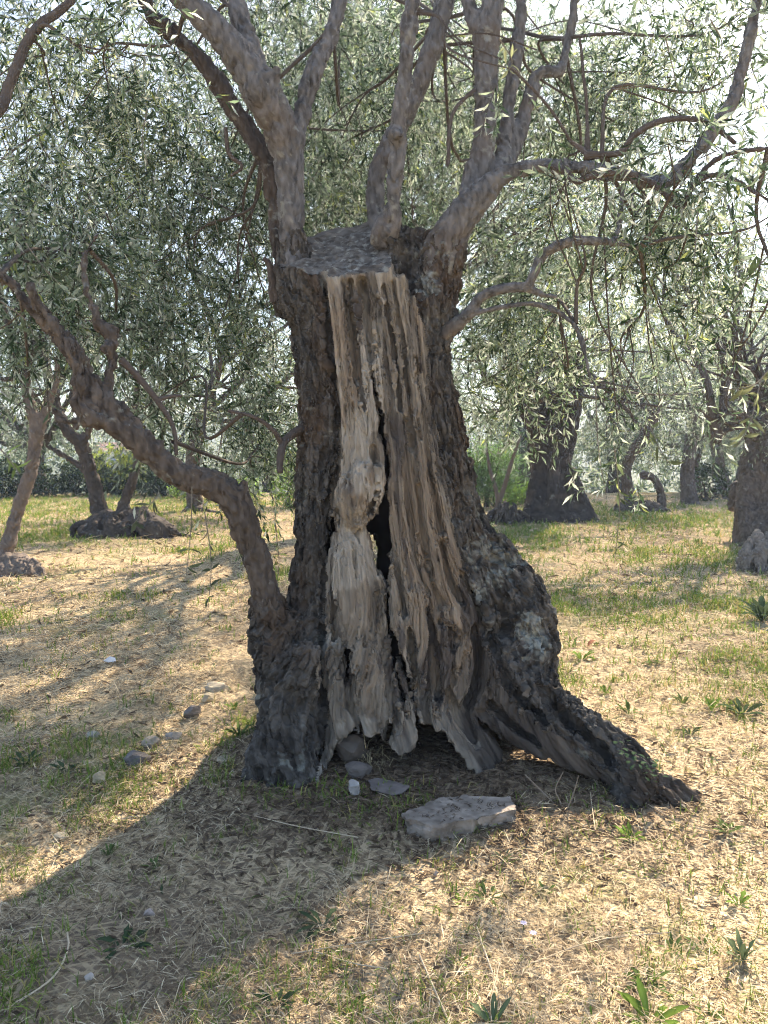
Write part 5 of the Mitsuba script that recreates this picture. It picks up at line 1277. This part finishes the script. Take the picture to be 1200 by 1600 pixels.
# leafy sprays that hang close enough to show single leaves
key = f'{TREE}__hanging_spray'
SPRAYS = [((1090, 330, 2.75), (1085, 400, 2.7), (1075, 455, 2.65), 12, (0.045, 0.07, 0.035)), ((1150, 380, 2.8), (1120, 410, 2.7), (1095, 420, 2.65), 10, (0.06, 0.085, 0.04)), ((1200, 400, 2.6), (1165, 440, 2.55), (1130, 500, 2.5), 12, (0.07, 0.10, 0.05)),
          ((1215, 560, 2.5), (1180, 600, 2.4), (1130, 610, 2.35), 10, (0.20, 0.22, 0.12)), ((1190, 590, 2.4), (1172, 660, 2.35), (1150, 700, 2.3), 12, (0.22, 0.25, 0.14)), ((930, 600, 3.2), (935, 700, 3.2), (948, 780, 3.2), 16, (0.10, 0.13, 0.07)), ((960, 700, 3.3), (968, 790, 3.3), (960, 880, 3.3), 16, (0.09, 0.12, 0.06)), ((1010, 650, 3.2), (1030, 700, 3.1), (1050, 730, 3.05), 12, (0.12, 0.15, 0.08)),
          ((780, 60, 2.6), (800, 95, 2.6), (790, 115, 2.6), 8, (0.22, 0.25, 0.14)), ((1040, 60, 3.0), (1052, 110, 3.0), (1060, 150, 3.0), 10, (0.08, 0.11, 0.06)), ((960, 140, 3.0), (1000, 135, 3.0), (1050, 130, 3.0), 8, (0.07, 0.09, 0.06)),
          ((-10, 690, 2.4), (12, 715, 2.35), (30, 740, 2.3), 8, (0.18, 0.26, 0.09)), ((40, 380, 3.0), (70, 420, 2.95), (95, 445, 2.9), 10, (0.10, 0.13, 0.08)), ((0, 470, 2.8), (40, 500, 2.8), (55, 530, 2.8), 10, (0.12, 0.15, 0.09)), ((230, 170, 3.3), (222, 220, 3.3), (232, 260, 3.3), 10, (0.055, 0.08, 0.045)), ((330, 290, 3.4), (335, 340, 3.4), (345, 380, 3.4), 12, (0.055, 0.08, 0.04)),
          ((300, 760, 3.2), (298, 830, 3.2), (290, 905, 3.2), 10, (0.13, 0.16, 0.09)), ((320, 800, 3.3), (330, 880, 3.3), (325, 950, 3.3), 12, (0.12, 0.15, 0.09)), ((250, 770, 3.3), (225, 800, 3.25), (205, 822, 3.2), 12, (0.14, 0.17, 0.11)), ((430, 820, 4.3), (436, 880, 4.3), (430, 930, 4.3), 14, (0.16, 0.20, 0.08)), ((1110, 30, 2.9), (1128, 70, 2.9), (1110, 110, 2.9), 10, (0.07, 0.10, 0.06))]
for rows in SPRAYS:
    p = spline(np.array([at(*q) for q in rows[:3]]), 8)
    k0 = numbered(key)
    v, f = tube(p, np.linspace(0.0028, 0.0012, len(p)), 5)
    put(k0, v, f, (0.17, 0.155, 0.125), 'plain_material')
    n = rows[3]
    for k in range(n):
        i0 = int((0.12 + 0.86 * (k // 2 * 2 + 1) / n) * (len(p) - 1))
        d = p[min(i0 + 1, len(p) - 1)] - p[max(i0 - 1, 0)]
        v, f, c = sprigs(p[i0:i0 + 1] - d * 0.01, d[None] + 0.25 * rng.normal(0, 1, (1, 3)), 0.002, 1, 0.058, rng, np.array([rows[4]]), np.array([1.0]), fine=True, twig=0, width=0.24)
        put(f'{k0}__leaf' + (f'_{k:03d}' if k else ''), v, f, c, 'leaf_material', smooth=False)


# ---------------------------------------------------------------- shrubs, hedge, stumps, hills
def shrub(name, label, c, r, n, leaf, col, seed, stems=6, up=0.4, cat='shrub', nl=10, width=0.3, L=0.2, gap=0.42, group=None):
    rng = np.random.default_rng(seed)
    key = numbered(name)
    say(key, label, cat, group)
    c, r = np.asarray(c, float), np.asarray(r, float)
    tones = np.array([np.array(col) * k for k in (0.6, 0.85, 1.1, 1.4)])
    P, u = lobe_points(c, r, n, rng, gap, 1.2 / max(r.min(), 0.3))
    ok = P[:, 2] > ground_z(P[:, 0], P[:, 1])
    v, f, cc = sprigs(P[ok], u[ok] * 0.5 + rng.normal(0, 0.5, u[ok].shape) + [0, 0, up], L * rng.uniform(0.6, 1.3, ok.sum()), nl, leaf, rng, tones, np.array([0.25, 0.3, 0.3, 0.15]), width=width, twig=0.003, sag=0.1)
    put(f'{key}__foliage', v, f, cc, 'leaf_material', smooth=False, kind='stuff')
    st = []
    for _ in range(stems):
        b = c + r * [rng.uniform(-0.3, 0.3), rng.uniform(-0.3, 0.3), 0]
        b[2] = ground_z(b[0], b[1]) - 0.05
        st.append(tube(spline([b, (b + c) / 2 + rng.normal(0, 0.1, 3), c + r * rng.normal(0, 0.4, 3)], 4), np.linspace(0.03, 0.008, 9), 5))
    v, f = join(st)
    put(f'{key}__stem', v, f, (0.09, 0.075, 0.06), 'plain_material')


for k, (px, w, lab) in enumerate(((20, 2.2, 'leftmost length of the dark hedge beyond the lawn'), (130, 2.0, 'middle length of the dark hedge, under the yellow-green bush'), (250, 2.2, 'right length of the dark hedge, behind the root stump'))):
    c = at(px, 762, 23.5)
    shrub('hedge', lab, [c[0], c[1], 0.45], [w / 1.6, 0.8, 0.75], 420, 0.11, (0.035, 0.055, 0.032), 500 + k, cat='hedge', nl=12, width=0.4, gap=0.30)
c = at(178, 748, 24.5)
shrub('bush', 'bright yellow-green bush behind the hedge on the left', [c[0], c[1], 0.75], [1.1, 0.8, 0.65], 420, 0.10, (0.26, 0.32, 0.06), 510, cat='bush', width=0.4, gap=0.35)
c = at(340, 780, 22)
shrub('bush', 'low fresh green bush right of the root stump', [c[0], c[1], 0.3], [1.3, 0.7, 0.45], 300, 0.09, (0.16, 0.26, 0.06), 511, cat='bush', width=0.4)
c = at(452, 760, 19)
shrub('bush', 'light green bush peeping out left of the old trunk', [c[0], c[1], 0.55], [0.5, 0.6, 0.6], 260, 0.08, (0.18, 0.30, 0.07), 512, cat='bush', width=0.35)
c = at(765, 755, 20)
shrub('feathery_shrub', 'soft feathery green shrub right of the old trunk', [c[0], c[1], 0.65], [0.75, 0.6, 0.8], 620, 0.16, (0.13, 0.24, 0.08), 513, width=0.07, up=1.2, nl=12, L=0.4, gap=0.3)
c = at(820, 790, 21)
shrub('bush', 'low bright green plants left of the fluted trunk', [c[0], c[1], 0.15], [0.8, 0.5, 0.3], 240, 0.10, (0.20, 0.33, 0.06), 514, cat='bush', width=0.45)
c = at(1105, 770, 22)
shrub('bush', 'round dark bush between the slim tree and the leaning stems', [c[0], c[1], 0.5], [0.65, 0.5, 0.55], 300, 0.08, (0.06, 0.095, 0.04), 515, cat='bush', width=0.4)
for k, (px, py, Yt, r, lab) in enumerate(((815, 745, 40, 3.0, 'hazy grey-green tree below the terrace, left of the fluted trunk'), (745, 700, 48, 3.5, 'hazy tree farther down behind the feathery shrub'), (905, 720, 50, 3.6, 'hazy tree seen past the right of the fluted trunk'), (215, 745, 44, 2.6, 'blue-green tree below the distant house'), (280, 720, 52, 3.6, 'distant round tree right of the distant house'), (980, 740, 45, 3.2, 'hazy tree behind the bent stem'), (1110, 735, 46, 3.2, 'hazy tree behind the twin stems'), (400, 735, 42, 2.8, 'hazy tree left of the old trunk below the terrace'), (100, 725, 50, 3.4, 'hazy tree behind the hedge on the left'), (-20, 720, 46, 3.4, 'hazy tree at the left edge below the terrace'))):
    c = at(px, py, Yt)
    shrub('far_tree', lab, c - [0, 0, r * 0.6], [r, r, r * 1.1], 220, 0.40, (0.10, 0.135, 0.075), 530 + k, cat='tree', width=0.35, L=0.7, nl=10, gap=0.35)


def stump(label, px, py, Yt, w, hgt, seed, tint):
    rng = np.random.default_rng(seed)
    ch = root_chains(px, py, Yt, w, hgt, 20, rng)
    v, f, c = limb_mesh([trace(q, 3) for q in ch], h=0.014, k=0.02, amp=1.5, slim=1.0, seed=seed, base=tint, lichen=0.15)
    put(numbered('stump'), v, f, c, 'plain_material', label=label, category='stump')


stump('dark knotty stump beside the foot of the fluted trunk', 790, 818, 15.6, 0.85, 0.42, 601, ((0.05, 0.044, 0.04), (0.12, 0.105, 0.095)))
stump('crumbling stump of grey roots and stones at the right edge', 1210, 892, 9.4, 0.95, 0.45, 602, ((0.13, 0.115, 0.10), (0.26, 0.235, 0.21)))
for k, rows in enumerate(([(778, 806, 15.7, 4), (776, 770, 15.8, 3.5), (766, 735, 15.9, 3), (760, 700, 16, 2)], [(775, 800, 15.7, 4), (788, 760, 15.6, 4), (800, 720, 15.5, 3), (814, 680, 15.4, 2)])):
    v, f = tube(*trace(rows, 4), 6)
    put(numbered('sapling'), v, f, (0.14, 0.12, 0.105), 'plain_material', label=('thin bare sapling leaning left from the knotty stump', 'thin bare sapling leaning right from the knotty stump')[k], category='sapling')

hx, hy = axis([(-700, 1), (-200, 25), (200, 8), (700, 25)]), axis([(90, 1), (420, 8), (900, 40)])
HX, HY = np.meshgrid(hx, hy, indexing='ij')
hp = np.stack([HX, HY, 0 * HX], -1)
HZ = -9 + sstep(100, 420, HY) * (16 + 9 * fbm(hp * 0.006, 3, 701)) + 3.5 * fbm(hp * 0.05, 3, 702) + 5 * fbm(hp * 0.14, 2, 703) * sstep(100, 150, HY)
hv = np.stack([HX, HY, HZ], -1).reshape(-1, 3)
i, j = np.meshgrid(np.arange(len(hx) - 1), np.arange(len(hy) - 1), indexing='ij')
n_ = len(hy)
q = np.stack([i * n_ + j, (i + 1) * n_ + j, (i + 1) * n_ + j + 1, i * n_ + j + 1], -1).reshape(-1, 4)
put('hills', hv, np.vstack([q[:, [0, 1, 2]], q[:, [0, 2, 3]]]), lerp((0.06, 0.085, 0.05), (0.15, 0.16, 0.085), fbm(hv * np.array([0.05, 0.05, 0]), 3, 704)), 'plain_material', kind='structure')

say('distant_house', 'small pale house with a red tiled roof on the far slope', 'house')
c = at(186, 722, 150)
bx = trimesh.creation.box((7, 6, 4.4))
put('distant_house__wall', np.array(bx.vertices) + c, bx.faces, (0.55, 0.46, 0.38), 'plain_material', smooth=False)
rv = np.array([[-4, -3.4, 0], [4, -3.4, 0], [4, 3.4, 0], [-4, 3.4, 0], [-4, 0, 1.6], [4, 0, 1.6]]) + c + [0, 0, 2.21]
put('distant_house__roof', rv, np.array([[0, 1, 5], [0, 5, 4], [2, 3, 4], [2, 4, 5], [0, 4, 3], [1, 2, 5], [0, 3, 2], [0, 2, 1]]), (0.30, 0.17, 0.12), 'plain_material', smooth=False)
for k, dx in enumerate((-2.2, 0, 2.2)):
    w = trimesh.creation.box((0.9, 0.1, 1.4))
    put('distant_house__window' + (f'_{k:03d}' if k else ''), np.array(w.vertices) + c + [dx, -3.03, 0.2], w.faces, (0.08, 0.08, 0.09), 'plain_material', smooth=False)

# ---------------------------------------------------------------- the air
scene['air'] = {'type': 'homogeneous', 'albedo': {'type': 'rgb', 'value': [0.95, 0.95, 0.95]}, 'sigma_t': {'type': 'rgb', 'value': [0.0009, 0.0012, 0.0018]}, 'phase': {'type': 'hg', 'g': 0.4}}
scene['haze'] = {'type': 'cube', 'to_world': T().translate([0, 700, 0]).scale([1000, 1000, 18]), 'bsdf': {'type': 'null'}, 'interior': {'type': 'ref', 'id': 'air'}}
scene['camera']['medium'] = {'type': 'ref', 'id': 'air'}
labels['haze'] = {'kind': 'stuff', 'label': 'thin bright haze in the air between the trees', 'category': 'haze'}
